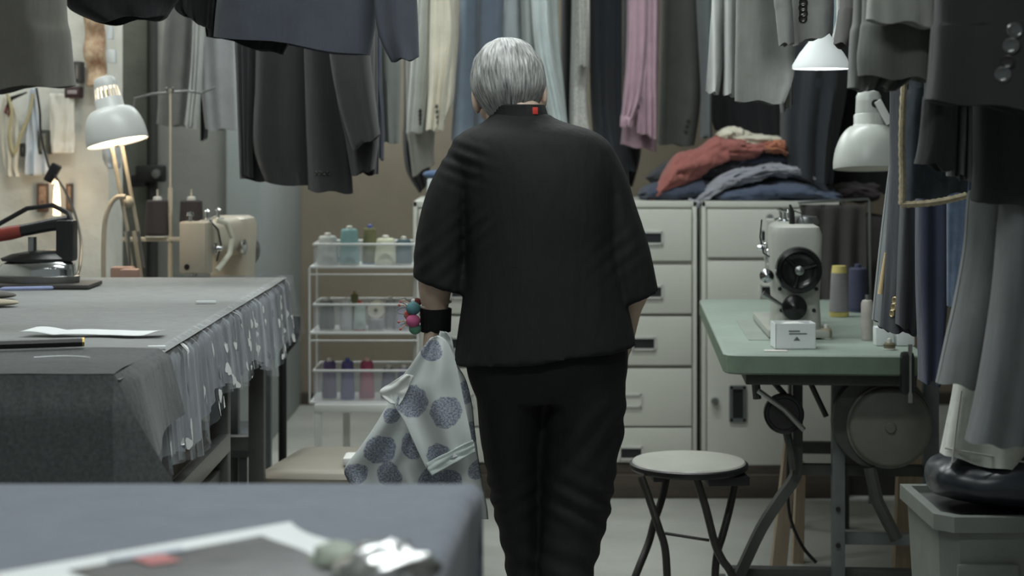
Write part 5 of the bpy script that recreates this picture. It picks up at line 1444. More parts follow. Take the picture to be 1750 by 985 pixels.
M_patb = rosette('rosette_cotton_back', [rc(647, 776, 0.035), rc(606, 815, 0.025), rc(664, 820, 0.031), rc(706, 764, 0.028), rc(800, 745, 0.025), rc(798, 675, 0.025), rc(735, 828, 0.028), rc(772, 826, 0.024), rc(815, 810, 0.021), rc(668, 715, 0.018)])
def add_uv(o):
    me = o.data; uv = me.uv_layers.new(name='print'); base = Vector(o.parent.location) if o.parent else Vector((0, 0, 0))
    for lp_ in me.loops:
        q = me.vertices[lp_.vertex_index].co + base
        uv.data[lp_.index].uv = (q.x, q.z)
held = empty('patterned_cloth', Q(735, 870, -0.07), 'white cotton cloth with blue rosettes held in the left hand', 'cloth')
def sheet(rows, d0, fold_amp, k, ph, nu=60, sub=6, bulge=0.0):
    rr = spl(rows, sub); n = len(rr) - 1
    def f(u, v):
        q = rr[min(n, int(round(v * n)))]
        y = lerp(q[0], q[3], u); x = lerp(q[1], q[2], u)
        s = sstep(v * 2.2)
        dep = d0 - fold_amp * s * math.sin(u * k + ph + 0.8 * v) - bulge * math.sin(u * PI) * s + 0.006 * noise.noise(Vector((u * 3, v * 4, ph)))
        p = P(x, y, PD + dep)
        return p
    return MB().grid(f, nu, n)
# back layer: full fan falling from the fist  (rows: y_left, x_left, x_right, y_right)
back = sheet([(600, 735, 760, 598), (625, 712, 778, 622), (650, 690, 795, 648), (690, 664, 806, 690), (730, 640, 811, 735), (770, 612, 816, 775), (802, 589, 821, 806), (828, 598, 826, 838), (858, 612, 832, 868), (880, 618, 834, 888)],
             -0.055, 0.030, 15, 0.4, bulge=0.03)
o = back.build('back_layer', M_patb, held, solid=0.002, angle=80); add_uv(o)
# front flap folded over
front = sheet([(578, 737, 748, 574), (588, 728, 762, 582), (610, 712, 772, 600), (640, 690, 782, 632), (664, 664, 789, 668), (690, 672, 796, 700), (720, 690, 802, 730), (750, 704, 806, 752), (780, 718, 808, 766), (800, 728, 806, 772)],
              -0.128, 0.012, 9, 1.6, bulge=0.015)
o = front.build('front_flap', M_patf, held, solid=0.002, angle=80); add_uv(o)
# turned white corner at the left
cor = sheet([(640, 692, 706, 642), (655, 668, 700, 658), (668, 650, 694, 672), (678, 654, 688, 684), (690, 668, 682, 692)], -0.140, 0.006, 5, 0.3)
cor.build('turned_corner', cloth('white_cotton_back', (222, 224, 220)), held, solid=0.003, angle=80)
# plain hem band
band = sheet([(793, 727, 808, 752), (803, 731, 811, 762), (813, 738, 812, 772)], -0.150, 0.004, 5, 0.2, nu=30)
band.build('hem_band', cloth('pale_band', (196, 206, 204)), held, solid=0.004, angle=80)
# small end bundled above the fist
gat = sheet([(566, 752, 764, 568), (580, 748, 772, 582), (600, 745, 776, 602), (620, 750, 780, 622)], -0.035, 0.006, 6, 0.3, nu=16)
o = gat.build('gathered_top', M_patb, held, solid=0.002, angle=80); add_uv(o)

# ================================================================== HANGING GARMENTS
RAILZ = 2.20
M_rail = mat('galvanised_rail', (128, 130, 130), 0.4, 0.7)
def rail(x0, x1, d, lab):
    r = empty('garment_rail', ((x0 + x1) / 2, d, RAILZ), lab, 'rail', 'garment rails')
    MB().tube([(x0, d, RAILZ), (x1, d, RAILZ)], 0.014, 10).build('bar', M_rail, r)
    for x in (x0 + 0.08, x1 - 0.08):
        MB().tube([(x, d, RAILZ), (x, d, 2.75)], 0.006, 8).build('drop_rod', M_rail, r)

def panel(rows, d, t, amp=0.009, k=7, seed=0, kind='body', railz=RAILZ, lean=0.0):
    """closed cloth tube hanging at distance d. rows: (xl, yl, xr, yr) pixels, top to bottom."""
    w_ = [(P(a, b, d).x, P(a, b, d).z, P(c, e, d).x, P(c, e, d).z) for (a, b, c, e) in rows]
    xl, zl, xr, zr = w_[0]
    hw0 = (xr - xl) / 2; cx0 = (xl + xr) / 2
    if kind == 'body':
        zt = railz - 0.13
        pre = [(cx0 - 0.035, railz - 0.075, cx0 + 0.035, railz - 0.075), (cx0 - max(hw0 * 0.62, 0.04), railz - 0.10, cx0 + max(hw0 * 0.62, 0.04), railz - 0.10),
               (cx0 - hw0 * 0.98, zt - 0.05, cx0 + hw0 * 0.98, zt - 0.05)]
    else:
        zt = max(zl, zr) + 0.30
        zt = min(zt, railz - 0.16)
        pre = [(cx0 - hw0 * 0.5, zt, cx0 + hw0 * 0.5, zt), (cx0 - hw0, zt - 0.04, cx0 + hw0, zt - 0.04)]
        pre = [q for q in pre if q[1] > max(zl, zr) + 0.02] if kind != 'cuff' else []
    rr = spl(pre + w_, 6)
    n = 40; rings = []
    m_ = len(rr) - 1
    for i, (a, za, c, zc) in enumerate(rr):
        v = i / m_; ringp = []
        for j in range(n):
            th = 2 * PI * j / n
            ct, st = math.cos(th), math.sin(th)
            x_ = math.copysign(abs(ct) ** 0.8, ct); y_ = math.copysign(abs(st) ** 0.8, st)
            u = (x_ + 1) / 2
            tt = t * (0.45 + 0.55 * sstep(v * 3))
            rip = amp * (0.25 + v) * (math.sin(k * x_ * 1.5 + seed * 1.7 + 0.8 * math.sin(v * 3 + seed)) + 0.5 * noise.noise(Vector((x_ * 2.5, v * 3, seed + 0.5 * (1 if st > 0 else 0)))))
            ringp.append(Vector((lerp(a, c, u) + rip * 0.25 * (1 - abs(y_)), d + lean * v + tt * y_ + rip * (1 if st <= 0 else -1), lerp(za, zc, u) + 0.004 * math.sin(x_ * 5 + seed) * v)))
        rings.append(ringp)
    # turned hem: go back up inside so the bottom is open and has an edge
    src = list(rings)
    for (g, back_) in ((0.006, 1), (0.008, 3), (0.012, 6)):
        last = src[max(0, len(src) - back_)]; cen = sum(last, Vector()) / n; up = 0.0
        rings.append([Vector((p.x + (cen.x - p.x) * min(0.9, g / max(0.01, abs(c - a) / 2)), p.y + (cen.y - p.y) * min(0.9, g / max(0.01, t)), p.z + up)) for p in last])
    return MB().loft(rings, True, True)

GCOUNT = [0]
def garment(name, label, m, pieces, rail_d, cat='jacket', group='hanging clothes', buttons=(), hanger=True):
    """pieces: (part, rows, d, t, options)"""
    body = pieces[0]
    xs = [q for row in body[1] for q in (row[0], row[2])]
    yb = max(max(row[1], row[3]) for row in body[1])
    cx = (body[1][0][0] + body[1][0][2]) / 2
    root = empty(name, P(cx, yb, body[2]), label, cat, group)
    built = {}
    for i, (part, rows, d, t, opt) in enumerate(pieces):
        GCOUNT[0] += 1
        o_ = dict(opt); mm = o_.pop('m', m); plab = o_.pop('label', None)
        mb = panel(rows, d, t, seed=GCOUNT[0] * 0.73, kind='body' if part in ('body', 'leg', 'lining') else part, **o_)
        ob = mb.build(part, mm, root, angle=75)
        if plab: ob['label'] = plab
        built[i] = (mb, ob)
    for (x, y, rad, bm_, pi_) in buttons:
        mb, ob = built[pi_]
        loc_, nr = mb.hit(x, y)
        if loc_ is None: continue
        q = Vector((0, 0, 1)).rotation_difference(nr if nr.y < 0 else -nr).to_matrix()
        MB().lathe([(0, -0.001), (rad, -0.001), (rad, 0.0018), (rad * 0.8, 0.003), (rad * 0.62, 0.0018), (rad * 0.2, 0.0014), (0, 0.0014)], loc_, 'Z', 16, rot=q).build('button', bm_, ob)
    if hanger:
        cxw = P(cx, 0, body[2]).x; d = body[2]
        pts = [(cxw - 0.05, d, RAILZ - 0.105), (cxw, d, RAILZ - 0.07), (cxw, (d + rail_d) / 2, RAILZ - 0.03), (cxw, rail_d - 0.018, RAILZ - 0.002), (cxw, rail_d, RAILZ + 0.018), (cxw, rail_d + 0.018, RAILZ + 0.002)]
        MB().tube([Vector(q) for q in spl(pts, 3)], 0.003, 6).build('hanger', M_rail, root)
    return root

M_btn = mat('dark_button', (38, 36, 34), 0.3)
M_btng = mat('smoke_button', (92, 94, 94), 0.2, 0.3)
M_gold = mat('gold_button', (186, 170, 130), 0.35, 0.7)

C = lambda n, c, **k: cloth('wool_' + n, c, **k)
# ---- left, near
garment('coat', 'brown grey coat hem at the top left corner', C('browngrey', (104, 102, 95)),
        [('body', [(-90, -20, 112, -20), (-80, 60, 120, 60), (-70, 162, 128, 144)], 3.0, 0.05, {'k': 5, 'amp': 0.004})], 3.0, 'coat')
garment('coat', 'black coat hem beside the brown grey coat at the top', C('black1', (20, 20, 22)),
        [('body', [(95, -30, 330, -40), (110, -8, 322, -22), (120, 18, 300, 6), (165, 40, 285, 28)], 3.45, 0.06, {'k': 4, 'amp': 0.004})], 3.4, 'coat')
garment('jacket', 'slate navy jacket with one sleeve hanging, top centre left', C('slatenavy', (74, 78, 88)),
        [('body', [(380, -40, 648, -40), (372, 0, 644, 0), (368, 35, 640, 50), (366, 62, 632, 96)], 4.2, 0.08, {'k': 4, 'amp': 0.008}),
         ('sleeve', [(640, -30, 712, -30), (640, 10, 712, 10), (648, 60, 714, 60), (668, 104, 716, 100)], 4.12, 0.035, {'k': 3}),
         ('lining', [(352, -40, 500, -40), (350, 0, 500, 20), (350, 42, 500, 60), (352, 60, 486, 96)], 4.26, 0.03, {'m': C('lining', (16, 16, 17)), 'label': 'black lining of the open front'}),
         ('sleeve', [(300, -60, 372, -60), (296, -20, 370, -10), (300, 14, 366, 40), (318, 28, 362, 52)], 4.24, 0.03, {'m': C('lining', (16, 16, 17))})], 4.2)
# ---- black suits below them
M_bs = C('suitblack', (34, 34, 36)); M_bs2 = C('suitblack2', (42, 42, 43)); M_bs3 = C('suitcharcoal', (52, 52, 52))
garment('suit_jacket', 'black suit jacket, leftmost of the hanging black suits', M_bs,
        [('body', [(402, 40, 500, 40), (404, 120, 496, 120), (408, 220, 492, 220), (411, 306, 488, 312)], 5.35, 0.06, {'k': 4}),
         ('sleeve', [(400, 40, 436, 40), (404, 150, 434, 150), (409, 240, 430, 240), (411, 300, 430, 302)], 5.25, 0.03, {})], 5.3)
garment('suit_jacket', 'black suit jacket in the middle of the hanging black suits', M_bs2,
        [('body', [(438, 40, 596, 40), (436, 150, 592, 150), (432, 250, 588, 250), (450, 312, 586, 322)], 5.2, 0.06, {'k': 6, 'amp': 0.012}),
         ('sleeve', [(518, 40, 590, 40), (520, 150, 592, 150), (522, 230, 598, 240), (526, 326, 604, 330)], 5.08, 0.04, {'k': 3})], 5.2,
        buttons=[(540 + 7 * i, 296, 0.006, M_btn, 1) for i in range(4)])
garment('suit_jacket', 'charcoal suit jacket with flared sleeve beside the black suits', M_bs3,
        [('body', [(566, 30, 640, 30), (572, 150, 640, 150), (590, 240, 648, 230), (600, 300, 640, 290)], 5.05, 0.05, {'k': 4}),
         ('sleeve', [(560, 30, 628, 30), (566, 110, 634, 110), (580, 180, 642, 180), (604, 256, 650, 232)], 4.95, 0.04, {'k': 3}),
         ('lining', [(600, 200, 645, 200), (604, 250, 646, 240), (608, 296, 645, 300)], 5.12, 0.03, {'m': C('lining', (16, 16, 17))})], 5.1)
garment('jacket', 'grey green jacket edge between black suits and white jackets', C('greygreen', (104, 108, 104)),
        [('body', [(630, 20, 684, 20), (640, 120, 686, 120), (648, 200, 684, 200), (652, 242, 684, 246)], 5.9, 0.07, {'k': 4}),
         ('sleeve', [(640, 60, 652, 60), (640, 140, 652, 140), (645, 195, 656, 195), (648, 270, 656, 275)], 5.8, 0.03, {'m': C('navyedge', (48, 56, 76))})], 5.9)
# ---- behind the thread stand
garment('jacket', 'plain grey jacket hanging above the thread stand', C('midgrey', (116, 117, 114)),
        [('body', [(286, 0, 336, 0), (282, 60, 336, 60), (276, 140, 330, 140), (270, 214, 324, 216)], 6.3, 0.08, {'k': 3})], 6.3)
garment('jacket', 'pale grey jacket hanging beside the plain grey jacket', C('palegrey', (168, 170, 172)),
        [('body', [(338, 20, 400, 20), (340, 80, 400, 80), (346, 160, 402, 160), (352, 222, 404, 222)], 6.15, 0.08, {'k': 4}),
         ('sleeve', [(330, 20, 350, 20), (328, 100, 346, 100), (324, 160, 342, 160), (318, 216, 336, 220)], 6.02, 0.04, {'m': C('paler', (186, 187, 184))}),
         ('lining', [(340, 120, 358, 120), (342, 180, 356, 180), (343, 240, 353, 236)], 6.24, 0.02, {'m': C('dkstrip', (48, 48, 50))})], 6.2)
# ---- long row at the back
BR = 6.75
garment('jacket', 'light grey jacket with dark cuff buttons left of the cream one', C('lightgrey', (192, 195, 192)),
        [('body', [(696, 0, 740, 0), (694, 120, 742, 120), (696, 220, 744, 220), (700, 250, 742, 262), (706, 302, 744, 278)], BR +0.10, 0.085, {'k': 4, 'm': C('greytail', (136, 134, 128))}),
         ('sleeve', [(712, -5, 738, -5), (704, 80, 738, 80), (698, 160, 732, 160), (694, 226, 724, 228)], BR -0.034, 0.045, {})], BR,
        buttons=[(718, 190 + 7 * i, 0.009, M_btn, 1) for i in range(4)])
garment('jacket', 'cream jacket with a row of cuff buttons', C('cream', (222, 216, 198)),
        [('body', [(738, 0, 782, 0), (738, 100, 780, 100), (742, 180, 776, 170), (748, 222, 768, 190)], BR -0.10, 0.085, {'k': 3}),
         ('sleeve', [(737, -5, 772, -5), (735, 70, 775, 60), (733, 150, 764, 150), (728, 222, 756, 224)], BR -0.234, 0.05, {})], BR,
        buttons=[(746 + i * 0.5, 182 + 9 * i, 0.008, M_btng, 1) for i in range(4)])
garment('jacket', 'black jacket tail under the light grey jacket', C('blacktail', (22, 22, 23)),
        [('body', [(690, 180, 740, 180), (688, 240, 738, 235), (694, 292, 736, 270), (716, 330, 734, 312)], BR + 0.3, 0.05, {})], BR + 0.3)
garment('jacket', 'pale steel blue jacket left of the head', C('steelblue', (142, 156, 172)),
        [('body', [(784, -5, 820, -5), (782, 80, 820, 80), (776, 160, 818, 160), (770, 242, 820, 244)], BR +0.10, 0.085, {'k': 3})], BR)
garment('jacket', 'slate blue jacket just behind the head', C('slateblue', (94, 104, 118)),
        [('body', [(816, -5, 862, -5), (814, 80, 860, 80), (812, 160, 860, 160), (810, 236, 860, 240)], BR -0.10, 0.085, {'k': 3})], BR)
garment('jacket', 'pale ice grey jacket above the head', C('icegrey', (204, 212, 214)),
        [('body', [(862, -5, 890, -5), (858, 60, 892, 60), (856, 130, 895, 130), (856, 220, 900, 220)], BR +0.10, 0.085, {'k': 2})], BR)
garment('jacket', 'sage grey jacket with pale flared sleeve right of the head', C('sagegrey', (164, 172, 170)),
        [('body', [(888, -5, 955, -5), (890, 80, 958, 80), (892, 150, 965, 150), (900, 222, 972, 226)], BR -0.10, 0.085, {'k': 5, 'amp': 0.02}),
         ('sleeve', [(908, -5, 938, -5), (914, 80, 944, 80), (930, 150, 955, 150), (942, 214, 970, 218)], BR -0.240, 0.05, {'m': C('iceblue', (192, 202, 202))})], BR)
garment('jacket', 'narrow black jacket beside the speckled tweed', C('black4', (30, 31, 32)),
        [('body', [(958, -5, 984, -5), (958, 100, 984, 100), (960, 180, 984, 180), (966, 220, 984, 226)], BR +0.10, 0.085, {'k': 2})], BR)
M_tweed = cloth('tweed', (178, 178, 172), var=0.35, fold=120)
garment('jacket', 'speckled pale tweed jacket right of the head', M_tweed,
        [('body', [(978, -5, 1008, -5), (976, 100, 1006, 100), (974, 180, 1004, 180), (974, 228, 1010, 230)], BR -0.10, 0.085, {'k': 2}),
         ('sleeve', [(988, -5, 1008, -5), (990, 60, 1008, 60), (990, 112, 1006, 116)], BR -0.240, 0.04, {})], BR)
garment('coat', 'dark navy charcoal coat between tweed and pink jackets', C('navychar', (50, 54, 60)),
        [('body', [(1006, -5, 1064, -5), (1006, 100, 1064, 100), (1010, 200, 1066, 200), (1020, 300, 1088, 292)], BR +0.10, 0.085, {'k': 5, 'amp': 0.018})], BR, 'coat')
M_pink = C('pink', (172, 144, 156))
garment('jacket', 'dusty pink jacket with cuffed sleeve and buttons', M_pink,
        [('body', [(1072, -5, 1128, -5), (1070, 100, 1126, 100), (1066, 200, 1124, 200), (1062, 248, 1122, 258)], BR -0.10, 0.085, {'k': 4, 'amp': 0.012}),
         ('sleeve', [(1072, -5, 1112, -5), (1070, 90, 1110, 90), (1064, 160, 1100, 160), (1060, 204, 1082, 206)], BR -0.240, 0.045, {}),
         ('cuff', [(1061, 196, 1082, 198), (1059, 216, 1081, 218)], BR -0.250, 0.05, {}),
         ('sleeve', [(1092, -5, 1124, -5), (1088, 140, 1122, 140), (1088, 180, 1122, 180), (1088, 226, 1122, 238)], BR -0.237, 0.03, {})], BR,
        buttons=[(1092, 168, 0.012, M_btng, 3), (1090, 182, 0.012, M_btng, 3)])
garment('jacket', 'dark olive grey jacket right of the pink one', C('olivegrey', (84, 85, 80)),
        [('body', [(1132, -5, 1196, -5), (1130, 100, 1198, 100), (1128, 180, 1196, 180), (1126, 246, 1186, 250)], BR +0.10, 0.085, {'k': 3})], BR,
        buttons=[(1176 - i * 2, 208 + 9 * i, 0.008, M_btn, 0) for i in range(3)])
garment('jacket', 'thin blue grey jacket edge beside the olive grey jacket', C('bluegrey2', (98, 104, 106)),
        [('body', [(1190, -5, 1218, -5), (1194, 80, 1216, 80), (1198, 160, 1214, 160), (1196, 234, 1216, 236)], BR -0.10, 0.085, {'k': 2})], BR)
garment('coat', 'black coat hanging above the folded clothes pile', C('black5', (34, 34, 36)),
        [('body', [(1212, 60, 1330, 60), (1214, 150, 1335, 150), (1214, 200, 1340, 190), (1220, 222, 1344, 236)], BR +0.10, 0.085, {'k': 7, 'amp': 0.02})], BR, 'coat')
garment('coat', 'long black navy coat between the clothes pile and the unlit lamp', C('blacknavy', (40, 43, 48)),
        [('body', [(1348, 60, 1450, 60), (1340, 150, 1446, 150), (1338, 240, 1430, 240), (1345, 300, 1420, 318)], 6.35, 0.12, {'k': 6, 'amp': 0.018})], 6.4, 'coat')
garment('coat', 'black coat behind the unlit desk lamp', C('black6', (22, 22, 23)),
        [('body', [(1420, 60, 1560, 60), (1418, 150, 1560, 150), (1416, 240, 1560, 240), (1420, 330, 1560, 330)], 6.6, 0.12, {'k': 6, 'amp': 0.018})], 6.6, 'coat')
garment('coat', 'black coat hem under the pink jacket', C('black7', (26, 27, 28)),
        [('body', [(1064, 200, 1096, 200), (1066, 240, 1096, 240), (1066, 280, 1092, 276), (1070, 312, 1080, 318)], BR + 0.30, 0.05, {})], BR + 0.3, 'coat')
# ---- right, middle distance
garment('trousers', 'pale grey striped trousers, satin sheen painted into the stripes, right of centre', C('silver', (156, 158, 156), stripe=((206, 208, 206), 9.0)),  # pale stripe colour paints the white sheen on the cloth
        [('leg', [(1216, -10, 1240, -10), (1212, 60, 1236, 60), (1208, 120, 1234, 120), (1205, 158, 1228, 160)], 4.85, 0.03, {'k': 2}),
         ('leg', [(1236, -10, 1264, -10), (1236, 60, 1262, 60), (1236, 120, 1260, 120), (1234, 160, 1258, 165)], 4.83, 0.03, {'k': 2})], 4.8, 'trousers')
garment('jacket', 'mid grey jacket with a square hem right of centre', C('hemgrey', (122, 124, 120)),
        [('body', [(1258, -10, 1358, -10), (1257, 70, 1357, 70), (1256, 130, 1356, 130), (1256, 172, 1340, 178)], 4.7, 0.06, {'k': 4}),
         ('sleeve', [(1320, -10, 1356, -10), (1324, 60, 1356, 60), (1330, 120, 1356, 120), (1336, 190, 1354, 180)], 4.78, 0.03, {'m': C('hemgrey2', (96, 98, 94))})], 4.75)
garment('jacket', 'ash grey jacket with dark cuff marks beside the white pendant shade', C('ashgrey', (122, 123, 120)),
        [('body', [(1350, -20, 1424, -20), (1350, 20, 1424, 20), (1352, 50, 1423, 44), (1358, 76, 1422, 58)], 3.9, 0.05, {'k': 3, 'amp': 0.004}),
         ('sleeve', [(1322, -20, 1352, -20), (1325, 20, 1354, 20), (1328, 50, 1356, 50), (1331, 77, 1357, 76)], 3.84, 0.03, {'k': 2, 'amp': 0.004})], 3.9,
        buttons=[(1373 - (i % 2), 4 + 9 * i, 0.010, M_btn, 0) for i in range(4)])
garment('jacket', 'taupe jacket sleeve right of the white pendant shade', C('taupe', (74, 72, 70)),
        [('body', [(1438, -20, 1476, -20), (1434, 20, 1474, 20), (1430, 55, 1470, 60), (1427, 76, 1458, 84)], 3.6, 0.04, {'k': 2})], 3.6)
garment('jacket', 'grey green jacket with square hem above the unlit lamp', C('ggreen', (88, 90, 86)),
        [('body', [(1474, -20, 1600, -20), (1470, 50, 1598, 50), (1464, 100, 1596, 100), (1466, 133, 1594, 138)], 2.85, 0.05, {'k': 4, 'amp': 0.004}),
         ('lining', [(1462, -20, 1580, -20), (1456, 60, 1580, 60), (1453, 110, 1580, 110), (1451, 154, 1530, 152)], 2.905, 0.03, {'m': C('ggreen2', (100, 102, 98))}),
         ('sleeve', [(1486, -30, 1602, -30), (1484, 0, 1602, 0), (1483, 20, 1600, 24), (1482, 36, 1598, 46)], 2.775, 0.03, {'amp': 0.003, 'm': C('linen', (148, 149, 144)), 'label': 'pale linen flap laid over the jacket'})], 2.85)
garment('jacket', 'black jacket with four shiny cuff buttons at the top right corner', C('black8', (46, 46, 47)),
        [('body', [(1600, -20, 1830, -20), (1596, 50, 1828, 50), (1592, 110, 1825, 110), (1586, 170, 1822, 202)], 2.62, 0.05, {'k': 3})], 2.6,
        buttons=[(1734, 52, 0.0125, M_btng, 0), (1728, 78, 0.0125, M_btng, 0), (1722, 106, 0.011, M_btn, 0), (1714, 127, 0.0125, M_btng, 0)])
garment('jacket', 'black jacket hanging below the shiny cuff buttons', C('black9', (40, 40, 41)),
        [('body', [(1668, 60, 1820, 60), (1668, 180, 1820, 180), (1668, 280, 1820, 280), (1664, 340, 1820, 372)], 2.78, 0.04, {'k': 4}),
         ], 2.7)
garment('jacket', 'black jacket sleeve pair right of the tan edged panel', C('black10', (30, 31, 33)),
        [('body', [(1582, 90, 1640, 90), (1578, 170, 1636, 170), (1572, 240, 1634, 240), (1566, 276, 1630, 296)], 2.92, 0.035, {'k': 2}),
         ('sleeve', [(1628, 100, 1668, 100), (1626, 180, 1668, 180), (1624, 240, 1668, 250), (1624, 298, 1666, 312)], 2.95, 0.03, {'m': C('dkgrey5', (70, 71, 72))})], 2.9)
# unfinished panel with tan overlocked edge
gp = [('body', [(1549, 100, 1662, 90), (1544, 160, 1660, 150), (1541, 240, 1658, 235), (1542, 300, 1655, 290), (1540, 346, 1652, 330)], 3.12, 0.016, {'k': 5, 'amp': 0.006})]
ro = garment('unfinished_waistcoat', 'unfinished dark waistcoat panel with tan overlocked edges', cloth('denim_patch', (62, 70, 78), var=0.5, fold=16), gp, 3.1, 'waistcoat')
M_tan = mat('tan_overlock', (176, 164, 136), 0.8, var=0.3, scale=90)
ed = [P(1549, 120, 3.095), P(1544, 160, 3.095), P(1541, 240, 3.095), P(1542, 300, 3.095), P(1541, 350, 3.092)]
MB().tube([Vector(q) for q in spl([tuple(p) for p in ed], 8)], [0.0055 + 0.0012 * (i % 2) for i in range(33)], 8).build('overlocked_edge', M_tan, ro)
ed = [P(1540, 350, 3.092), P(1580, 348, 3.092), P(1620, 342, 3.092), P(1652, 334, 3.092)]
MB().tube([Vector(q) for q in spl([tuple(p) for p in ed], 8)], [0.0055 + 0.0012 * (i % 2) for i in range(25)], 8).build('overlocked_edge', M_tan, ro)
# long ones further down
garment('trousers', 'blue grey trousers hanging left of the gold buttoned blazer', C('bluegrey', (116, 122, 124)),
        [('leg', [(1532, 100, 1582, 100), (1528, 200, 1576, 200), (1512, 330, 1560, 330), (1500, 430, 1540, 430), (1488, 548, 1526, 556)], 3.75, 0.035, {'k': 2}),
         ('leg', [(1545, 100, 1590, 100), (1540, 200, 1585, 200), (1526, 330, 1560, 330), (1512, 450, 1545, 450), (1500, 560, 1530, 566)], 3.82, 0.03, {'k': 2, 'm': C('bluegrey3', (104, 110, 114))})], 3.8, 'trousers')
bz_ = garment('blazer', 'charcoal blazer with three gold cuff buttons over the green table', C('charnavy', (54, 56, 62)),
        [('body', [(1520, 200, 1575, 200), (1518, 320, 1572, 320), (1512, 420, 1568, 420), (1508, 500, 1566, 500), (1504, 562, 1564, 570)], 3.66, 0.04, {'k': 4}),
         ('sleeve', [(1546, 220, 1578, 220), (1542, 340, 1576, 340), (1538, 440, 1572, 440), (1534, 556, 1566, 570)], 3.60, 0.025, {'k': 2, 'm': C('charnavy2', (44, 46, 52))})], 3.7, 'blazer',
        buttons=[(1530, 514, 0.0085, M_gold, 0), (1528, 525, 0.0085, M_gold, 0), (1525, 536, 0.0085, M_gold, 0)])
tag(MB().tube([P(1513, 432, 3.60), P(1508, 470, 3.60), P(1504, 503, 3.60)], [0.002, 0.004, 0.0055], 8).build('tape_end', mat('tape_cream', (206, 184, 140), 0.6)), 'narrow cream tape hanging beside the gold buttoned blazer', 'tape')
garment('trousers', 'navy trousers hanging right of the gold buttoned blazer', C('navy', (44, 50, 70)),
        [('leg', [(1570, 200, 1618, 200), (1568, 340, 1622, 340), (1568, 480, 1620, 480), (1572, 580, 1612, 580), (1574, 650, 1604, 655)], 3.45, 0.035, {'k': 3}),
         ], 3.5, 'trousers')
garment('jeans', 'blue denim jeans between navy and grey trousers', cloth('blue_denim', (66, 82, 104), var=0.35, fold=30),
        [('leg', [(1618, 200, 1668, 200), (1618, 340, 1660, 340), (1618, 430, 1650, 430), (1618, 520, 1640, 530)], 3.30, 0.03, {'k': 2})], 3.3, 'jeans')
garment('trousers', 'grey wool trousers with sharp crease at the right edge', C('greywool', (112, 116, 116)),
        [('leg', [(1672, 250, 1740, 250), (1652, 330, 1728, 330), (1644, 420, 1722, 420), (1628, 510, 1706, 510), (1612, 580, 1694, 590), (1598, 650, 1684, 664)], 2.92, 0.04, {'k': 2}),
         ('leg', [(1712, 250, 1790, 250), (1706, 400, 1786, 400), (1696, 520, 1776, 520), (1674, 660, 1764, 660), (1655, 752, 1746, 764)], 2.80, 0.04, {'k': 2, 'm': C('greywool2', (104, 108, 109))})], 2.8, 'trousers')
garment('trousers', 'dark charcoal trousers at the far right edge', C('charcoal9', (52, 54, 54)),
        [('leg', [(1742, 300, 1830, 300), (1742, 450, 1830, 450), (1740, 600, 1830, 600), (1738, 700, 1830, 700)], 2.95, 0.04, {'k': 3})], 2.9, 'trousers')
jr = garment('jeans', 'cream white jeans with visible hem stitching at the lower right', cloth('cream_denim', (190, 192, 184), var=0.12, fold=40),
        [('leg', [(1668, 300, 1790, 300), (1655, 450, 1780, 450), (1645, 560, 1775, 570), (1632, 665, 1765, 680), (1620, 730, 1760, 755), (1611, 778, 1752, 806)], 3.08, 0.035, {'k': 3})], 3.1, 'jeans')
M_st = mat('stitching', (166, 166, 158), 0.8)
st_ = [P(1643, 668, 3.043), P(1634, 735, 3.043), P(1628, 790, 3.043)]
MB().tube([Vector(q) for q in spl([tuple(p) for p in st_], 6)], 0.0022, 5).build('side_seam', M_st, jr)
st_ = [P(1615, 766, 3.05), P(1660, 774, 3.040), P(1750, 790, 3.05)]
MB().tube([Vector(q) for q in spl([tuple(p) for p in st_], 6)], 0.002, 5).build('hem_seam', M_st, jr)

rail(-1.35, -0.4, 3.0, 'steel garment rail above the brown grey coat')
rail(-1.0, -0.35, 3.4, 'steel garment rail above the black coat at the left')
rail(-1.1, -0.2, 4.2, 'steel garment rail above the slate navy jacket')
rail(-1.05, -0.3, 5.2, 'steel garment rail above the black suits')
rail(-1.4, -0.3, 6.2, 'steel garment rail above the pale grey jackets')
rail(-0.6, 1.6, BR, 'long steel garment rail above the row behind the person')
rail(0.4, 1.2, 4.75, 'steel garment rail above the striped trousers')
rail(0.45, 1.1, 3.85, 'steel garment rail above the blue grey trousers')
rail(0.5, 1.05, 3.5, 'steel garment rail above the navy trousers')
rail(0.5, 1.05, 3.2, 'steel garment rail above the unfinished waistcoat')
rail(0.45, 1.05, 2.85, 'steel garment rail above the grey wool trousers')
rail(0.45, 1.05, 2.6, 'steel garment rail above the shiny button jacket')

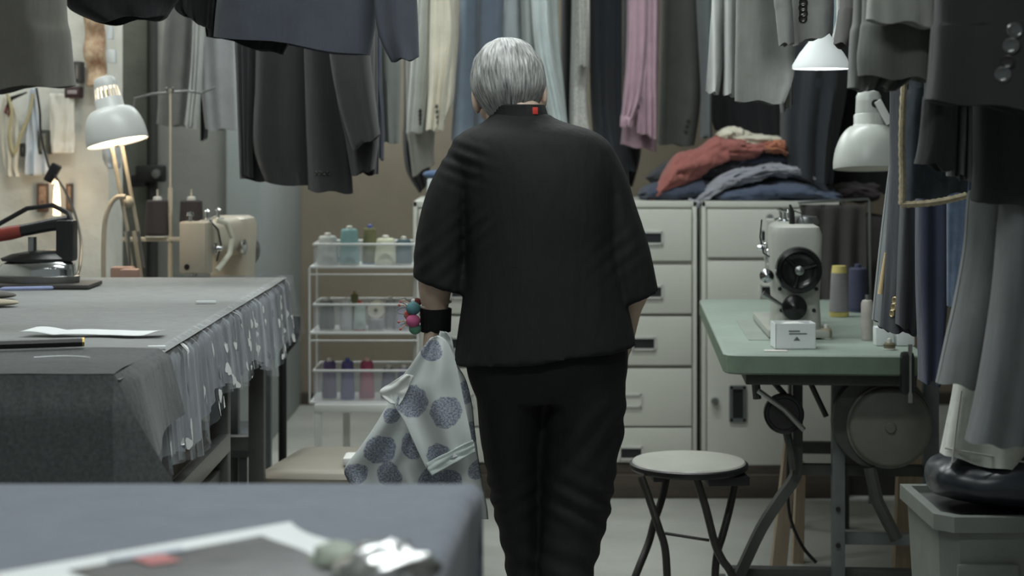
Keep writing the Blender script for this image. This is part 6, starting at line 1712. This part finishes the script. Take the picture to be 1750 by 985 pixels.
# ================================================================== PILE OF FOLDED CLOTHES ON THE CABINETS
def heap(name, label, rows, d, t, m, seed, amp=0.022):
    """a soft rumpled roll of cloth: rows along its length (x, y_top, y_bottom) in pixels"""
    rr = spl([tuple(q) for q in rows], 14); n = 44; rings = []
    L_ = len(rr) - 1
    for i, (x, yt, yb) in enumerate(rr):
        v = i / L_
        a = P(x, yt, d); b2 = P(x, yb, d); c = (a + b2) / 2; h = (a.z - b2.z) / 2
        e = math.sin(min(1, max(0, v * 6)) * PI / 2) * math.sin(min(1, max(0, (1 - v) * 6)) * PI / 2)
        rings.append([])
        for j in range(n):
            th = 2 * PI * j / n
            nn = amp * (0.7 * noise.noise(Vector((c.x * 14, math.cos(th) * 1.6, math.sin(th) * 1.6 + seed))) + 0.9 * (0.35 - abs(noise.noise(Vector((c.x * 16 + math.sin(th) * 1.4, math.cos(th) * 2.2 + seed, math.sin(th) * 2.2))))) + 0.5 * (0.3 - abs(noise.noise(Vector((c.x * 40 - math.sin(th) * 3, math.cos(th) * 4 + seed, math.sin(th) * 4))))))
            rings[-1].append(Vector((c.x + nn, d + (t * (0.25 + 0.75 * e) + nn) * math.cos(th), c.z + (h * (0.15 + 0.85 * e) + nn * 0.9) * math.sin(th))))
    o = MB().loft(rings).build(name, m, angle=80)
    return tag(o, label, 'clothes', 'clothes piled on the cabinets')
PD2 = 6.40
heap('folded_clothes', 'navy clothes at the bottom left of the pile on the cabinets', [(1090, 322, 346), (1130, 308, 346), (1190, 306, 346), (1240, 318, 346)], PD2, 0.13, C('pilenavy', (58, 66, 82)), 1)
heap('folded_clothes', 'blue clothes along the bottom right of the pile', [(1205, 326, 346), (1260, 318, 347), (1330, 308, 347), (1400, 318, 347), (1430, 332, 347)], PD2 - 0.02, 0.15, C('pileblue', (74, 84, 104)), 2)
heap('folded_clothes', 'dark folded clothes in the middle of the pile', [(1105, 290, 318), (1170, 268, 314), (1250, 258, 316), (1330, 262, 314), (1385, 290, 318)], PD2 + 0.04, 0.14, C('piledark', (40, 42, 48)), 3)
heap('folded_clothes', 'light grey shirt twisted across the pile', [(1185, 342, 352), (1205, 320, 344), (1240, 294, 322), (1300, 284, 304), (1350, 284, 300), (1390, 302, 316), (1412, 326, 338)], PD2 - 0.10, 0.05, C('pilegrey', (142, 144, 152)), 4)
heap('folded_clothes', 'salmon red garment slumped down the left of the pile', [(1108, 336, 346), (1130, 300, 336), (1150, 268, 322), (1185, 258, 306), (1220, 236, 286), (1270, 240, 272), (1320, 246, 258), (1345, 252, 268)], PD2 - 0.08, 0.06, C('salmon', (150, 92, 86)), 5)
heap('folded_clothes', 'navy blue folds under the cream roll on the pile', [(1250, 262, 290), (1300, 252, 290), (1350, 258, 292)], PD2 - 0.02, 0.08, C('pilenavy2', (56, 62, 78)), 6)
heap('folded_clothes', 'orange red cloth end beneath the cream roll', [(1300, 246, 258), (1325, 243, 256), (1342, 248, 266)], PD2 - 0.12, 0.03, C('orange', (174, 112, 86)), 7)
heap('folded_clothes', 'cream rolled garment on top of the pile', [(1222, 226, 238), (1245, 218, 242), (1275, 226, 248), (1310, 234, 250), (1340, 242, 252)], PD2 - 0.06, 0.06, C('creamroll', (204, 200, 182)), 8)
heap('folded_clothes', 'grey cloth corner slipping between the two cabinets', [(1176, 338, 350), (1186, 342, 356), (1197, 344, 356)], PD2 - 0.175, 0.012, C('pilegrey', (142, 144, 152)), 9, 0.003)
heap('folded_clothes', 'dark clothes heaped at the right end behind the lamp', [(1415, 322, 344), (1450, 312, 344), (1500, 316, 344)], 6.45, 0.1, C('piledark2', (52, 44, 46)), 10)
